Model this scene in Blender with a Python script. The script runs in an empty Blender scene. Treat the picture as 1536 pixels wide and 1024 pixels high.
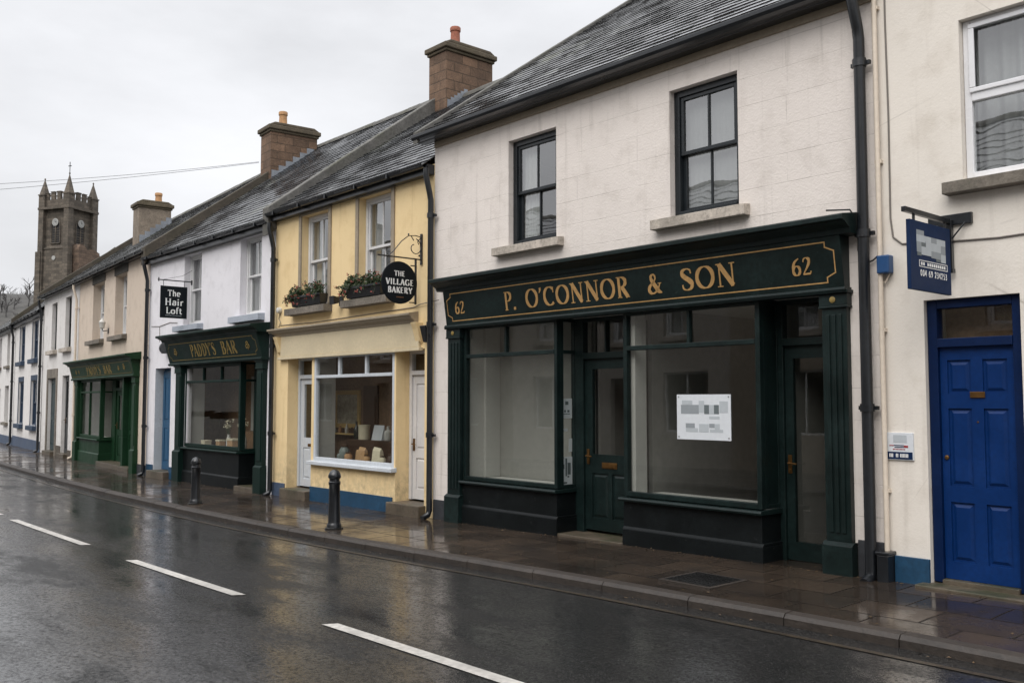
import bpy, bmesh, math, random
from mathutils import Vector, Matrix, noise as mnoise
rnd = random.Random(11)
S = bpy.context.scene
COL = S.collection
R = math.radians

# ------------------------------------------------------------------ helpers
def lin(r, g, b):
    f = lambda c: (c/255/12.92) if c/255 <= .04045 else ((c/255+.055)/1.055)**2.4
    return (f(r), f(g), f(b), 1)

ORIG = {}
class MB:
    """collects faces and links them as ONE mesh object"""
    def __init__(s): s.v = []; s.f = []; s.m = []; s.mi = 0
    def face(s, pts):
        n = len(s.v); s.v += [tuple(p) for p in pts]; s.f.append(tuple(range(n, n+len(pts)))); s.m.append(s.mi)
    def mesh(s, vs, fs):
        n = len(s.v); s.v += [tuple(p) for p in vs]
        for f in fs: s.f.append(tuple(i+n for i in f)); s.m.append(s.mi)
    def box(s, x0, x1, y0, y1, z0, z1):
        if x0 > x1: x0, x1 = x1, x0
        if y0 > y1: y0, y1 = y1, y0
        if z0 > z1: z0, z1 = z1, z0
        s.mesh([(x, y, z) for x in (x0, x1) for y in (y0, y1) for z in (z0, z1)],
               [(0,1,3,2),(4,6,7,5),(0,4,5,1),(2,3,7,6),(0,2,6,4),(1,5,7,3)])
    def prism(s, prof, x0, x1, cap=True):
        """closed (y,z) profile swept along x"""
        n = len(prof)
        vs = [(x0, y, z) for y, z in prof] + [(x1, y, z) for y, z in prof]
        fs = [(i, (i+1) % n, n+(i+1) % n, n+i) for i in range(n)]
        if cap: fs += [tuple(range(n)), tuple(range(2*n-1, n-1, -1))]
        s.mesh(vs, fs)
    def tube(s, pts, r, n=8, cap=True):
        pts = [Vector(p) for p in pts]; rr = r if isinstance(r, (list, tuple)) else [r]*len(pts)
        vs = []; fs = []; up = None
        for i, p in enumerate(pts):
            t = (pts[min(i+1, len(pts)-1)] - pts[max(i-1, 0)])
            t = t.normalized() if t.length > 1e-9 else Vector((0,0,1))
            if up is None:
                up = Vector((0,0,1)) if abs(t.z) < .9 else Vector((1,0,0))
            a = t.cross(up)
            if a.length < 1e-6: a = t.cross(Vector((0,1,0)))
            a.normalize(); b = a.cross(t).normalized(); up = b
            for k in range(n):
                th = 2*math.pi*k/n
                vs.append(p + (a*math.cos(th) + b*math.sin(th))*rr[i])
        for i in range(len(pts)-1):
            for k in range(n):
                k2 = (k+1) % n
                fs.append((i*n+k, i*n+k2, (i+1)*n+k2, (i+1)*n+k))
        if cap: fs += [tuple(range(n)), tuple(range((len(pts)-1)*n+n-1, (len(pts)-1)*n-1, -1))]
        s.mesh(vs, fs)
    def lathe(s, cx, cy, prof, n=20):
        vs = []; fs = []
        for r, z in prof:
            for k in range(n):
                th = 2*math.pi*k/n; vs.append((cx+r*math.cos(th), cy+r*math.sin(th), z))
        for i in range(len(prof)-1):
            for k in range(n):
                k2 = (k+1) % n; fs.append((i*n+k, i*n+k2, (i+1)*n+k2, (i+1)*n+k))
        fs += [tuple(range(n-1, -1, -1)), tuple(range((len(prof)-1)*n, len(prof)*n))]
        s.mesh(vs, fs)
    def build(s, name, mats, parent=None, bevel=0, smooth=False, label=None, fix=True):
        o3 = Vector(ORIG.get(parent.name, (0,0,0))) if parent else Vector((0,0,0))
        me = bpy.data.meshes.new(name)
        me.from_pydata([(v[0]-o3.x, v[1]-o3.y, v[2]-o3.z) for v in s.v], [], s.f)
        for m in (mats if isinstance(mats, (list, tuple)) else [mats]): me.materials.append(m)
        if isinstance(mats, (list, tuple)): me.polygons.foreach_set('material_index', s.m)
        if fix:
            bm = bmesh.new(); bm.from_mesh(me)
            bmesh.ops.recalc_face_normals(bm, faces=bm.faces); bm.to_mesh(me); bm.free()
        if smooth:
            me.polygons.foreach_set('use_smooth', [True]*len(me.polygons))
            me.set_sharp_from_angle(angle=R(40))
        me.update()
        o = bpy.data.objects.new(name, me); COL.objects.link(o)
        if parent: o.parent = parent
        ORIG[o.name] = tuple(o3)
        if bevel:
            b = o.modifiers.new('bevel', 'BEVEL'); b.width = bevel; b.segments = 2; b.limit_method = 'ANGLE'; b.angle_limit = R(50)
        if label: o['label'] = label
        return o

def tag(o, label, cat, group=None):
    o['label'] = label; o['category'] = cat
    if group: o['group'] = group
    return o
def struct(o, kind='structure'):
    o['kind'] = kind; return o

def boxes(name, m, parent, lst, bevel=0):
    for b in lst:
        mb = MB(); mb.box(*b); mb.build(name, m, parent, bevel=bevel)

class Seg:
    def __init__(s, P0, ang): s.P = Vector(P0); s.a = ang
    def w(s, x, y, z): return s.P + Matrix.Rotation(-s.a, 3, 'Z') @ Vector((x, y, z))
def thing(name, label, cat, loc=(0,0,0), seg=None, group=None):
    """an Empty at the thing's base; parts are given in the segment's (or world) coordinates"""
    o = bpy.data.objects.new(name, None); COL.objects.link(o); o.empty_display_size = .2
    if seg: o.location = seg.w(*loc); o.rotation_euler = (0, 0, -seg.a)
    else: o.location = loc
    ORIG[o.name] = tuple(loc)
    return tag(o, label, cat, group)

# ------------------------------------------------------------------ materials
def newmat(name):
    m = bpy.data.materials.new(name); m.use_nodes = True
    nt = m.node_tree; nt.nodes.clear()
    out = nt.nodes.new('ShaderNodeOutputMaterial'); p = nt.nodes.new('ShaderNodeBsdfPrincipled')
    nt.links.new(p.outputs[0], out.inputs[0])
    return m, nt, p
def N(nt, t, **kw):
    n = nt.nodes.new(t)
    for k, v in kw.items():
        if k in n.inputs.keys(): n.inputs[k].default_value = v
        else: setattr(n, k, v)
    return n
def L(nt, a, b): nt.links.new(a, b)
def coords(nt, scale=(1,1,1), kind='Object'):
    tc = N(nt, 'ShaderNodeTexCoord'); mp = N(nt, 'ShaderNodeMapping'); mp.inputs['Scale'].default_value = scale
    L(nt, tc.outputs[kind], mp.inputs[0]); return mp.outputs[0]
def noise(nt, vec, scale, detail=4, rough=.55):
    n = N(nt, 'ShaderNodeTexNoise', Scale=scale, Detail=detail, Roughness=rough); L(nt, vec, n.inputs['Vector']); return n.outputs['Fac']
def ramp(nt, fac, stops):
    r = N(nt, 'ShaderNodeValToRGB'); e = r.color_ramp.elements
    while len(e) < len(stops): e.new(.5)
    for i, (p, c) in enumerate(stops):
        e[i].position = p; e[i].color = c if hasattr(c, '__len__') else (c, c, c, 1)
    L(nt, fac, r.inputs[0]); return r.outputs[0]
def mix(nt, fac, a, b, mode='MIX'):
    n = N(nt, 'ShaderNodeMix', data_type='RGBA', blend_type=mode)
    for sock, v in ((n.inputs[0], fac), (n.inputs[6], a), (n.inputs[7], b)):
        if hasattr(v, 'is_output'): L(nt, v, sock)
        else: sock.default_value = v
    return n.outputs[2]
def math_(nt, op, a, b=0.0):
    n = N(nt, 'ShaderNodeMath', operation=op)
    for i, v in enumerate((a, b)):
        if hasattr(v, 'is_output'): L(nt, v, n.inputs[i])
        else: n.inputs[i].default_value = v
    return n.outputs[0]
def bump(nt, p, h, strength, dist=.01, prev=None):
    b = N(nt, 'ShaderNodeBump', Strength=strength, Distance=dist); L(nt, h, b.inputs['Height'])
    if prev is not None: L(nt, prev, b.inputs['Normal'])
    L(nt, b.outputs[0], p.inputs['Normal']); return b.outputs[0]
def sc(c, k): return (c[0]*k, c[1]*k, c[2]*k, 1)

def paint(name, col, rough=.45, var=.12, bscale=60, bstr=.12, coat=0, metal=0, chip=None, scale=2.5, spec=.5):
    m, nt, p = newmat(name); v = coords(nt); p.inputs['Specular IOR Level'].default_value = spec
    n1 = noise(nt, v, scale, 5); n2 = noise(nt, v, scale*9, 4)
    c = mix(nt, ramp(nt, n1, [(.3, 0), (.7, 1)]), sc(col, 1-var), sc(col, 1+var*.6))
    c = mix(nt, ramp(nt, n2, [(.35, 0), (.8, 1)]), c, sc(col, 1-var*1.5))
    if chip:
        n3 = noise(nt, v, 14, 6, .7); c = mix(nt, ramp(nt, n3, [(.66, 0), (.69, 1)]), c, chip)
    L(nt, c, p.inputs['Base Color'])
    L(nt, ramp(nt, n1, [(.2, max(0, rough-.1)), (.8, rough+.12)]), p.inputs['Roughness'])
    p.inputs['Metallic'].default_value = metal
    if coat: p.inputs['Coat Weight'].default_value = coat; p.inputs['Coat Roughness'].default_value = .15
    bump(nt, p, noise(nt, v, bscale, 3), bstr, .004)
    return m

def render_wall(name, col, stain, scored=False, streak=.5, rough=.85, bstr=.5, splash=0.0, crack=False):
    m, nt, p = newmat(name); v = coords(nt)
    big = noise(nt, v, .55, 5); mid = noise(nt, v, 3.2, 6, .65); fine = noise(nt, v, 45, 4)
    c = mix(nt, ramp(nt, big, [(.3, 0), (.72, 1)]), sc(col, .93), sc(col, 1.04))
    c = mix(nt, math_(nt, 'MULTIPLY', ramp(nt, mid, [(.5, 0), (.75, 1)]), .35), c, stain)
    sv = coords(nt, (5.5, 5.5, .28)); st = noise(nt, sv, 1.6, 5, .6)
    msk = math_(nt, 'MULTIPLY', ramp(nt, st, [(.56, 0), (.8, 1)]), ramp(nt, big, [(.35, 0), (.65, 1)]))
    c = mix(nt, math_(nt, 'MULTIPLY', msk, streak), c, sc(stain, .7))
    spk = noise(nt, v, 130, 3, .7)
    c = mix(nt, math_(nt, 'MULTIPLY', ramp(nt, spk, [(.62, 0), (.72, 1)]), .45), c, sc(stain, .75))
    if splash:
        sx = N(nt, 'ShaderNodeSeparateXYZ'); L(nt, v, sx.inputs[0])
        zz = math_(nt, 'ADD', sx.outputs[2], math_(nt, 'MULTIPLY', math_(nt, 'SUBTRACT', mid, .5), 1.6))
        hm = ramp(nt, zz, [(.05, 1), (.75, 0)])
        c = mix(nt, math_(nt, 'MULTIPLY', math_(nt, 'MULTIPLY', hm, ramp(nt, noise(nt, v, 9, 6, .7), [(.4, 0), (.65, 1)])), splash), c, (.12, .1, .07, 1))
    h = math_(nt, 'ADD', math_(nt, 'MULTIPLY', fine, .9), math_(nt, 'MULTIPLY', noise(nt, v, 19, 5, .65), .9))
    if scored:
        sx = N(nt, 'ShaderNodeSeparateXYZ'); L(nt, v, sx.inputs[0])
        wob = math_(nt, 'MULTIPLY', math_(nt, 'SUBTRACT', noise(nt, v, 1.3, 3), .5), .02)
        cb = N(nt, 'ShaderNodeCombineXYZ'); L(nt, sx.outputs[0], cb.inputs[0]); L(nt, math_(nt, 'ADD', sx.outputs[2], wob), cb.inputs[1])
        br = N(nt, 'ShaderNodeTexBrick'); L(nt, cb.outputs[0], br.inputs['Vector'])
        br.inputs['Scale'].default_value = 1; br.inputs['Mortar Size'].default_value = .004; br.inputs['Mortar Smooth'].default_value = .4
        br.inputs['Brick Width'].default_value = 1.9; br.inputs['Row Height'].default_value = .285
        br.inputs['Color1'].default_value = (0,0,0,1); br.inputs['Color2'].default_value = (0,0,0,1); br.inputs['Mortar'].default_value = (1,1,1,1)
        lm = math_(nt, 'MULTIPLY', br.outputs['Fac'], ramp(nt, noise(nt, v, 2.1, 4), [(.42, .02), (.62, 1)]))
        c = mix(nt, math_(nt, 'MULTIPLY', lm, .42), c, sc(stain, .62))
        h = math_(nt, 'SUBTRACT', h, math_(nt, 'MULTIPLY', br.outputs['Fac'], .5))
    if crack:
        vo = N(nt, 'ShaderNodeTexVoronoi', feature='DISTANCE_TO_EDGE', Scale=1.1); L(nt, v, vo.inputs['Vector'])
        ck = math_(nt, 'MULTIPLY', ramp(nt, vo.outputs['Distance'], [(0, 1), (.006, 0)]), ramp(nt, big, [(.5, 0), (.6, 1)]))
        c = mix(nt, math_(nt, 'MULTIPLY', ck, .5), c, sc(stain, .5))
    L(nt, c, p.inputs['Base Color']); p.inputs['Roughness'].default_value = rough
    bump(nt, p, h, bstr, .010)
    return m

def stone(name, col, moss=None, scale=1.0, bstr=.7, brick=None, rough=.85):
    m, nt, p = newmat(name); v = coords(nt)
    n1 = noise(nt, v, 2.3*scale, 6, .65); n2 = noise(nt, v, 25*scale, 5, .7)
    c = mix(nt, ramp(nt, n1, [(.3, 0), (.7, 1)]), sc(col, .6), sc(col, 1.2))
    c = mix(nt, math_(nt, 'MULTIPLY', ramp(nt, n2, [(.47, 0), (.70, 1)]), .75), c, sc(col, .36))
    c = mix(nt, math_(nt, 'MULTIPLY', ramp(nt, noise(nt, v, 6*scale, 5, .7), [(.55, 0), (.68, 1)]), .4), c, sc(col, 1.5))
    h = math_(nt, 'ADD', n2, n1)
    if brick:
        sx = N(nt, 'ShaderNodeSeparateXYZ'); L(nt, v, sx.inputs[0])
        cb = N(nt, 'ShaderNodeCombineXYZ'); L(nt, math_(nt, 'ADD', sx.outputs[0], sx.outputs[1]), cb.inputs[0]); L(nt, sx.outputs[2], cb.inputs[1])
        br = N(nt, 'ShaderNodeTexBrick'); L(nt, cb.outputs[0], br.inputs['Vector'])
        br.inputs['Scale'].default_value = 1; br.inputs['Mortar Size'].default_value = brick[2]; br.inputs['Brick Width'].default_value = brick[0]; br.inputs['Row Height'].default_value = brick[1]
        br.inputs['Color1'].default_value = (.62,.6,.58,1); br.inputs['Color2'].default_value = (1.15,1.1,1.05,1); br.inputs['Mortar'].default_value = (.55,.55,.52,1)
        c = mix(nt, 1.0, c, br.outputs['Color'], 'MULTIPLY'); h = math_(nt, 'SUBTRACT', h, br.outputs['Fac'])
    if moss:
        n3 = noise(nt, v, 1.7, 6, .7); g = N(nt, 'ShaderNodeNewGeometry'); sx2 = N(nt, 'ShaderNodeSeparateXYZ'); L(nt, g.outputs['Normal'], sx2.inputs[0])
        f = math_(nt, 'MULTIPLY', ramp(nt, n3, [(.45, 0), (.62, .85)]), ramp(nt, sx2.outputs[2], [(-.1, .35), (.5, 1)]))
        c = mix(nt, f, c, moss)
    L(nt, c, p.inputs['Base Color']); p.inputs['Roughness'].default_value = rough
    bump(nt, p, h, bstr, .015)
    return m

def slate_mat(name, col, moss=.5):
    m, nt, p = newmat(name); v = coords(nt)
    g = N(nt, 'ShaderNodeNewGeometry'); ri = g.outputs['Random Per Island']
    c = mix(nt, ri, sc(col, .75), sc(col, 1.3))
    n1 = noise(nt, v, 14, 5, .65)
    c = mix(nt, math_(nt, 'MULTIPLY', ramp(nt, n1, [(.5, 0), (.75, 1)]), .5), c, sc(col, 2.4))
    n2 = noise(nt, v, .7, 6, .7)
    f = math_(nt, 'MULTIPLY', ramp(nt, n2, [(.55, 0), (.68, 1)]), moss)
    c = mix(nt, f, c, (.05, .055, .018, 1))
    L(nt, c, p.inputs['Base Color'])
    r = math_(nt, 'ADD', math_(nt, 'MULTIPLY', ramp(nt, noise(nt, v, 1.3, 4), [(.42, .09), (.70, .34)]), .9), math_(nt, 'MULTIPLY', ri, .06))
    r = math_(nt, 'ADD', r, math_(nt, 'MULTIPLY', f, .4))
    L(nt, r, p.inputs['Roughness']); p.inputs['IOR'].default_value = 2.1
    bump(nt, p, math_(nt, 'ADD', n1, noise(nt, v, 55, 3)), .09, .005)
    return m

def glass_mat(name, ior=.08, tint=(.93, .96, .95, 1), rough=.0, wav=.02):
    m = bpy.data.materials.new(name); m.use_nodes = True; nt = m.node_tree; nt.nodes.clear()
    out = N(nt, 'ShaderNodeOutputMaterial'); t = N(nt, 'ShaderNodeBsdfTransparent', Color=tint)
    g = N(nt, 'ShaderNodeBsdfGlossy', Roughness=rough); lw = N(nt, 'ShaderNodeLayerWeight', Blend=.5); mx = N(nt, 'ShaderNodeMixShader')
    v = coords(nt); b = N(nt, 'ShaderNodeBump', Strength=wav, Distance=.05); L(nt, noise(nt, v, 1.6, 2), b.inputs['Height'])
    L(nt, b.outputs[0], g.inputs['Normal'])
    f0 = ior; fr = math_(nt, 'ADD', math_(nt, 'MULTIPLY', math_(nt, 'POWER', lw.outputs['Facing'], 4.5), 1-f0), f0)
    L(nt, fr, mx.inputs[0]); L(nt, t.outputs[0], mx.inputs[1]); L(nt, g.outputs[0], mx.inputs[2]); L(nt, mx.outputs[0], out.inputs[0])
    return m

def wet_road(name):
    m, nt, p = newmat(name); v = coords(nt)
    n1 = noise(nt, v, .30, 5, .6); sv = coords(nt, (.45, 1.25, 1)); n2 = noise(nt, sv, 1.15, 7, .70)
    agg = noise(nt, v, 34, 3, .75); agg2 = noise(nt, v, 75, 2, .7); rip = noise(nt, coords(nt, (.6, 1.2, 1)), 6, 4, .6)
    c = mix(nt, ramp(nt, n1, [(.3, 0), (.7, 1)]), (.0035, .0035, .0036, 1), (.008, .0078, .0075, 1))
    c = mix(nt, math_(nt, 'MULTIPLY', ramp(nt, agg, [(.54, 0), (.66, 1)]), .7), c, (.034, .033, .031, 1))
    c = mix(nt, math_(nt, 'MULTIPLY', ramp(nt, agg2, [(.60, 0), (.68, 1)]), .75), c, (.10, .096, .09, 1))
    L(nt, c, p.inputs['Base Color']); p.inputs['Roughness'].default_value = .75; p.inputs['Specular IOR Level'].default_value = .15
    f = math_(nt, 'ADD', math_(nt, 'MULTIPLY', n2, .75), math_(nt, 'MULTIPLY', n1, .25))
    wet = ramp(nt, f, [(.38, .26), (.48, .16), (.56, .10), (.64, .04)])
    film = math_(nt, 'MULTIPLY', ramp(nt, f, [(.40, .36), (.49, .9), (.56, 1)]), ramp(nt, agg, [(.36, .35), (.52, 1)]))
    L(nt, film, p.inputs['Coat Weight'])
    L(nt, wet, p.inputs['Coat Roughness']); p.inputs['Coat IOR'].default_value = 2.35
    b1 = N(nt, 'ShaderNodeBump', Strength=1.0, Distance=.01); L(nt, agg, b1.inputs['Height']); L(nt, b1.outputs[0], p.inputs['Normal'])
    b2 = N(nt, 'ShaderNodeBump', Distance=.010); L(nt, math_(nt, 'ADD', agg, math_(nt, 'MULTIPLY', agg2, .5)), b2.inputs['Height'])
    L(nt, math_(nt, 'MULTIPLY', wet, 1.3), b2.inputs['Strength'])
    b3 = N(nt, 'ShaderNodeBump', Strength=.08, Distance=.03); L(nt, rip, b3.inputs['Height']); L(nt, b2.outputs[0], b3.inputs['Normal'])
    L(nt, b3.outputs[0], p.inputs['Coat Normal'])
    return m

def wet_paving(name, col, bw, rh):
    m, nt, p = newmat(name); v = coords(nt)
    wob = N(nt, 'ShaderNodeVectorMath', operation='ADD'); L(nt, v, wob.inputs[0])
    nz = N(nt, 'ShaderNodeTexNoise', Scale=2.0); L(nt, v, nz.inputs['Vector'])
    sw = N(nt, 'ShaderNodeVectorMath', operation='SCALE'); L(nt, nz.outputs['Color'], sw.inputs[0]); sw.inputs['Scale'].default_value = .03
    L(nt, sw.outputs[0], wob.inputs[1])
    br = N(nt, 'ShaderNodeTexBrick'); L(nt, wob.outputs[0], br.inputs['Vector'])
    br.inputs['Scale'].default_value = 1; br.inputs['Mortar Size'].default_value = .011; br.inputs['Mortar Smooth'].default_value = .3; br.inputs['Bias'].default_value = -.1
    br.inputs['Brick Width'].default_value = bw; br.inputs['Row Height'].default_value = rh
    br.inputs['Color1'].default_value = sc(col, .55); br.inputs['Color2'].default_value = sc(col, 1.7); br.inputs['Mortar'].default_value = sc(col, .18)
    n1 = noise(nt, v, .9, 6, .68); n2 = noise(nt, v, 38, 4, .7)
    c = mix(nt, math_(nt, 'MULTIPLY', ramp(nt, n2, [(.45, 0), (.7, 1)]), .5), br.outputs['Color'], sc(col, 2.2))
    c = mix(nt, math_(nt, 'MULTIPLY', ramp(nt, n1, [(.5, 0), (.62, 1)]), .5), c, sc(col, .4))
    lf = noise(nt, v, 23, 2, .4)
    c = mix(nt, math_(nt, 'MULTIPLY', ramp(nt, lf, [(.745, 0), (.765, 1)]), .6), c, (.16, .1, .04, 1))
    L(nt, c, p.inputs['Base Color']); p.inputs['Roughness'].default_value = .7; p.inputs['Specular IOR Level'].default_value = .15
    wet = ramp(nt, n1, [(.36, .20), (.48, .12), (.6, .05)])
    film = math_(nt, 'MULTIPLY', ramp(nt, n1, [(.38, .30), (.5, .8), (.58, 1)]), math_(nt, 'SUBTRACT', 1.0, math_(nt, 'MULTIPLY', br.outputs['Fac'], .8)))
    L(nt, film, p.inputs['Coat Weight']); L(nt, wet, p.inputs['Coat Roughness']); p.inputs['Coat IOR'].default_value = 1.5
    h = math_(nt, 'SUBTRACT', math_(nt, 'MULTIPLY', n2, .5), math_(nt, 'MULTIPLY', br.outputs['Fac'], 1.3))
    b1 = N(nt, 'ShaderNodeBump', Strength=.6, Distance=.01); L(nt, h, b1.inputs['Height']); L(nt, b1.outputs[0], p.inputs['Normal'])
    h2 = math_(nt, 'ADD', math_(nt, 'MULTIPLY', h, .5), math_(nt, 'MULTIPLY', noise(nt, v, 3.5, 3), 1.0))
    b2 = N(nt, 'ShaderNodeBump', Strength=.22, Distance=.008); L(nt, h2, b2.inputs['Height']); L(nt, b2.outputs[0], p.inputs['Coat Normal'])
    return m

def flat(name, col, rough=.7, metal=0):
    return paint(name, col, rough, .06, 80, .05, metal=metal)

GREEN = (.0065, .0160, .0152, 1)
M = {}
M['w_shop'] = render_wall('scored_offwhite_render', lin(219, 211, 204), lin(165, 155, 145), scored=True, streak=.75, bstr=.42)
M['w_cream'] = render_wall('cream_render', lin(222, 215, 205), lin(172, 160, 144), streak=.5, bstr=.2, crack=True)
M['w_yellow'] = render_wall('yellow_painted_render', lin(226, 201, 154), lin(184, 152, 100), streak=.45, splash=.5, bstr=.3)
M['w_white'] = render_wall('white_painted_render', lin(221, 219, 223), lin(165, 163, 165), streak=.35, bstr=.3, splash=.3)
M['w_beige'] = render_wall('beige_render', lin(199, 184, 168), lin(140, 122, 104), streak=.6, bstr=.5)
M['w_white2'] = render_wall('old_white_render', lin(212, 209, 206), lin(150, 142, 132), streak=.7, bstr=.4, splash=.4)
M['w_grey'] = render_wall('grey_render', lin(176, 168, 158), lin(120, 110, 100), streak=.6)
M['w_stone'] = render_wall('brown_grey_roughcast', lin(128, 116, 104), lin(90, 80, 70), streak=.6)
M['w_dun'] = render_wall('dun_render', lin(158, 146, 130), lin(110, 98, 84), streak=.6)
M['inner'] = paint('white_plaster', lin(176, 175, 170), .8, .05)
M['inner_grey'] = paint('grey_plaster', lin(140, 139, 134), .85, .1, scale=1.0)
M['inner_dark'] = paint('dim_brown_plaster', lin(140, 112, 88), .8, .25)
M['floor'] = paint('timber_floor', lin(70, 58, 48), .5, .2)
M['green'] = paint('bottle_green_gloss', GREEN, .42, .4, 40, .2, spec=.3, chip=(.016, .027, .026, 1))
M['black_green'] = paint('black_stallriser_paint', (.0045, .0065, .0072, 1), .5, .35, 50, .35, spec=.2, chip=(.035, .037, .036, 1))
M['pub_green'] = paint('bright_green_gloss', (.007, .036, .014, 1), .5, .2, 40, .1, spec=.25)
M['bar_green'] = paint('deep_green_gloss', (.0045, .018, .014, 1), .5, .2, 40, .1, spec=.22)
M['gold'] = paint('gold_leaf_paint', lin(182, 143, 90), .5, .2, 60, .2)
M['gold_dim'] = paint('worn_gold_paint', lin(140, 118, 62), .55, .3, 60, .2)
M['black'] = paint('black_iron_paint', (.010, .012, .015, 1), .32, .3, 50, .25, coat=.2)
M['sash_dark'] = paint('dark_slate_gloss', (.011, .015, .018, 1), .3, .2, 40, .1)
M['white_paint'] = paint('white_gloss', lin(212, 212, 212), .35, .08)
M['upvc'] = paint('white_upvc', lin(222, 222, 224), .3, .04)
M['pale_blue'] = paint('pale_blue_gloss', lin(192, 197, 202), .4, .1, chip=lin(150, 150, 148))
M['offwhite'] = paint('off_white_door_paint', lin(205, 203, 202), .4, .08)
M['fascia_cream'] = paint('stone_cream_paint', lin(200, 186, 156), .5, .1, chip=None)
M['stone_trim'] = paint('grey_stone_paint', lin(150, 138, 120), .7, .15)
M['blue'] = paint('royal_blue_gloss', (.002, .026, .122, 1), .4, .2, 40, .15, spec=.22)
M['blue_frame'] = paint('navy_blue_gloss', (.0012, .012, .055, 1), .4, .15, 40, .1, spec=.22)
M['blue_plinth'] = paint('blue_masonry_paint', (.010, .056, .118, 1), .5, .25, 30, .3, chip=(.05, .06, .07, 1))
M['slate_blue'] = paint('slate_blue_paint', (.022, .045, .085, 1), .5, .2)
M['mid_blue'] = paint('mid_blue_gloss', (.012, .075, .16, 1), .35, .15)
M['sill'] = stone('weathered_sill_stone', lin(190, 180, 168), moss=(.07, .07, .05, 1), bstr=.4)
M['sill_dark'] = stone('lichened_sill_stone', lin(122, 114, 104), moss=(.05, .05, .035, 1), bstr=.5)
M['sill_blue'] = paint('pale_grey_blue_masonry', lin(165, 172, 182), .6, .12)
M['lintel'] = stone('dark_lintel_stone', lin(84, 80, 74), bstr=.4)
M['step'] = stone('worn_step_stone', lin(92, 82, 70), moss=(.03, .035, .015, 1), bstr=.4, rough=.45)
M['plinth_dark'] = paint('dark_grey_masonry', lin(58, 60, 64), .55, .3, 30, .4)
M['plinth_blue_grey'] = paint('blue_grey_masonry', lin(72, 86, 108), .55, .25, 30, .4)
M['slate'] = slate_mat('wet_slate', (.022, .0235, .026, 1), .55)
M['slate_moss'] = slate_mat('mossy_wet_slate', (.022, .023, .024, 1), .95)
M['under'] = flat('roof_underlay', (.012, .012, .012, 1), .9)
M['mortar'] = stone('verge_mortar', lin(98, 96, 92), moss=(.05, .05, .03, 1), bstr=.5)
M['coping_dark'] = stone('dark_mossy_coping', lin(74, 67, 57), moss=(.04, .038, .016, 1), bstr=.6)
M['lead'] = paint('lead_flashing', lin(140, 145, 152), .4, .25, 20, .4, metal=.3)
M['chim'] = stone('chimney_stone', lin(118, 95, 77), scale=1.5, brick=(.42, .2, .012), bstr=.8)
M['chim_grey'] = stone('grey_chimney_render', lin(132, 120, 106), bstr=.7)
M['chim_cap'] = stone('mossy_chimney_cap', lin(92, 82, 66), moss=(.055, .05, .02, 1))
M['pot'] = paint('terracotta_pot', lin(152, 92, 70), .75, .3)
M['pot_buff'] = paint('buff_clay_pot', lin(176, 134, 92), .75, .25)
M['tower'] = stone('tower_masonry', lin(102, 95, 86), scale=.5, brick=(.9, .4, .02), bstr=.6)
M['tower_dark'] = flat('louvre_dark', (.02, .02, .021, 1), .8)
M['red_stone'] = stone('ruddy_stone', lin(112, 95, 82), scale=.6, brick=(.8, .35, .02))
M['clock'] = flat('clock_dial_white', lin(160, 160, 156), .5)
M['road'] = wet_road('wet_asphalt')
M['pave'] = wet_paving('wet_brown_paving', (.025, .0172, .0115, 1), .62, .44)
M['pave2'] = wet_paving('wet_grey_paving', (.04, .038, .036, 1), .62, .44)
M['kerb'] = stone('wet_granite_kerb', lin(50, 43, 37), bstr=.5, rough=.6)
M['line'] = paint('worn_white_road_paint', lin(186, 182, 175), .55, .3, 90, .6, chip=(.07, .07, .07, 1), coat=.3)
M['yellow_line'] = paint('faded_yellow_road_paint', lin(54, 43, 25), .5, .6, 60, .5, chip=(.02, .02, .02, 1), coat=.4)
M['iron'] = paint('wet_cast_iron', (.012, .012, .012, 1), .3, .3, 70, .5)
M['glass'] = glass_mat('window_glass', .08)
M['glass_up'] = glass_mat('upper_window_glass', .30, wav=.05)
M['glass_shop'] = glass_mat('shop_window_glass', .10, (.88, .9, .88, 1), wav=.012)
M['curtain'] = paint('white_net_curtain', lin(186, 186, 186), .9, .06)
M['curtain_grey'] = paint('grey_blind', lin(150, 150, 150), .9, .08)
M['paper'] = flat('white_paper', lin(208, 212, 216), .6)
M['grey1'] = flat('print_light_grey', lin(176, 182, 186), .6)
M['grey2'] = flat('print_mid_grey', lin(140, 146, 150), .6)
M['grey3'] = flat('print_dark_grey', lin(96, 104, 106), .6)
M['sign_black'] = paint('sign_black_paint', (.006, .009, .012, 1), .6, .2, spec=.15)
M['sign_navy'] = paint('sign_navy_paint', (.007, .022, .07, 1), .6, .15, spec=.15)
M['lettering_white'] = flat('white_lettering', lin(226, 226, 224), .5)
M['lettering_brown'] = flat('brown_lettering', lin(120, 84, 56), .5)
M['red'] = flat('red_print', lin(150, 40, 44), .5)
M['brass'] = paint('aged_brass', lin(128, 94, 54), .4, .3, metal=.8)
M['steel'] = paint('dull_steel', lin(150, 150, 150), .35, .15, metal=.7)
M['box_blue'] = paint('blue_alarm_plastic', (.012, .06, .17, 1), .35, .1)
M['cable'] = flat('black_cable', (.012, .012, .012, 1), .5)
M['cable_cream'] = paint('cream_painted_pipe', lin(216, 203, 186), .6, .1)
M['cable_grey'] = flat('grey_cable', lin(110, 104, 98), .6)
M['plastic_grey'] = paint('grey_vent_plastic', lin(60, 62, 66), .5, .2)
M['lamp_white'] = paint('white_lamp_plastic', lin(200, 198, 192), .4, .1)
M['leaf'] = paint('trailing_leaf', (.045, .075, .022, 1), .55, .5, scale=9)
M['flower_red'] = paint('red_petal', (.45, .09, .07, 1), .6, .3, scale=9)
M['soil'] = flat('soil', (.02, .014, .01, 1), .9)
M['kraft'] = paint('kraft_paper', lin(176, 140, 100), .8, .15)
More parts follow.
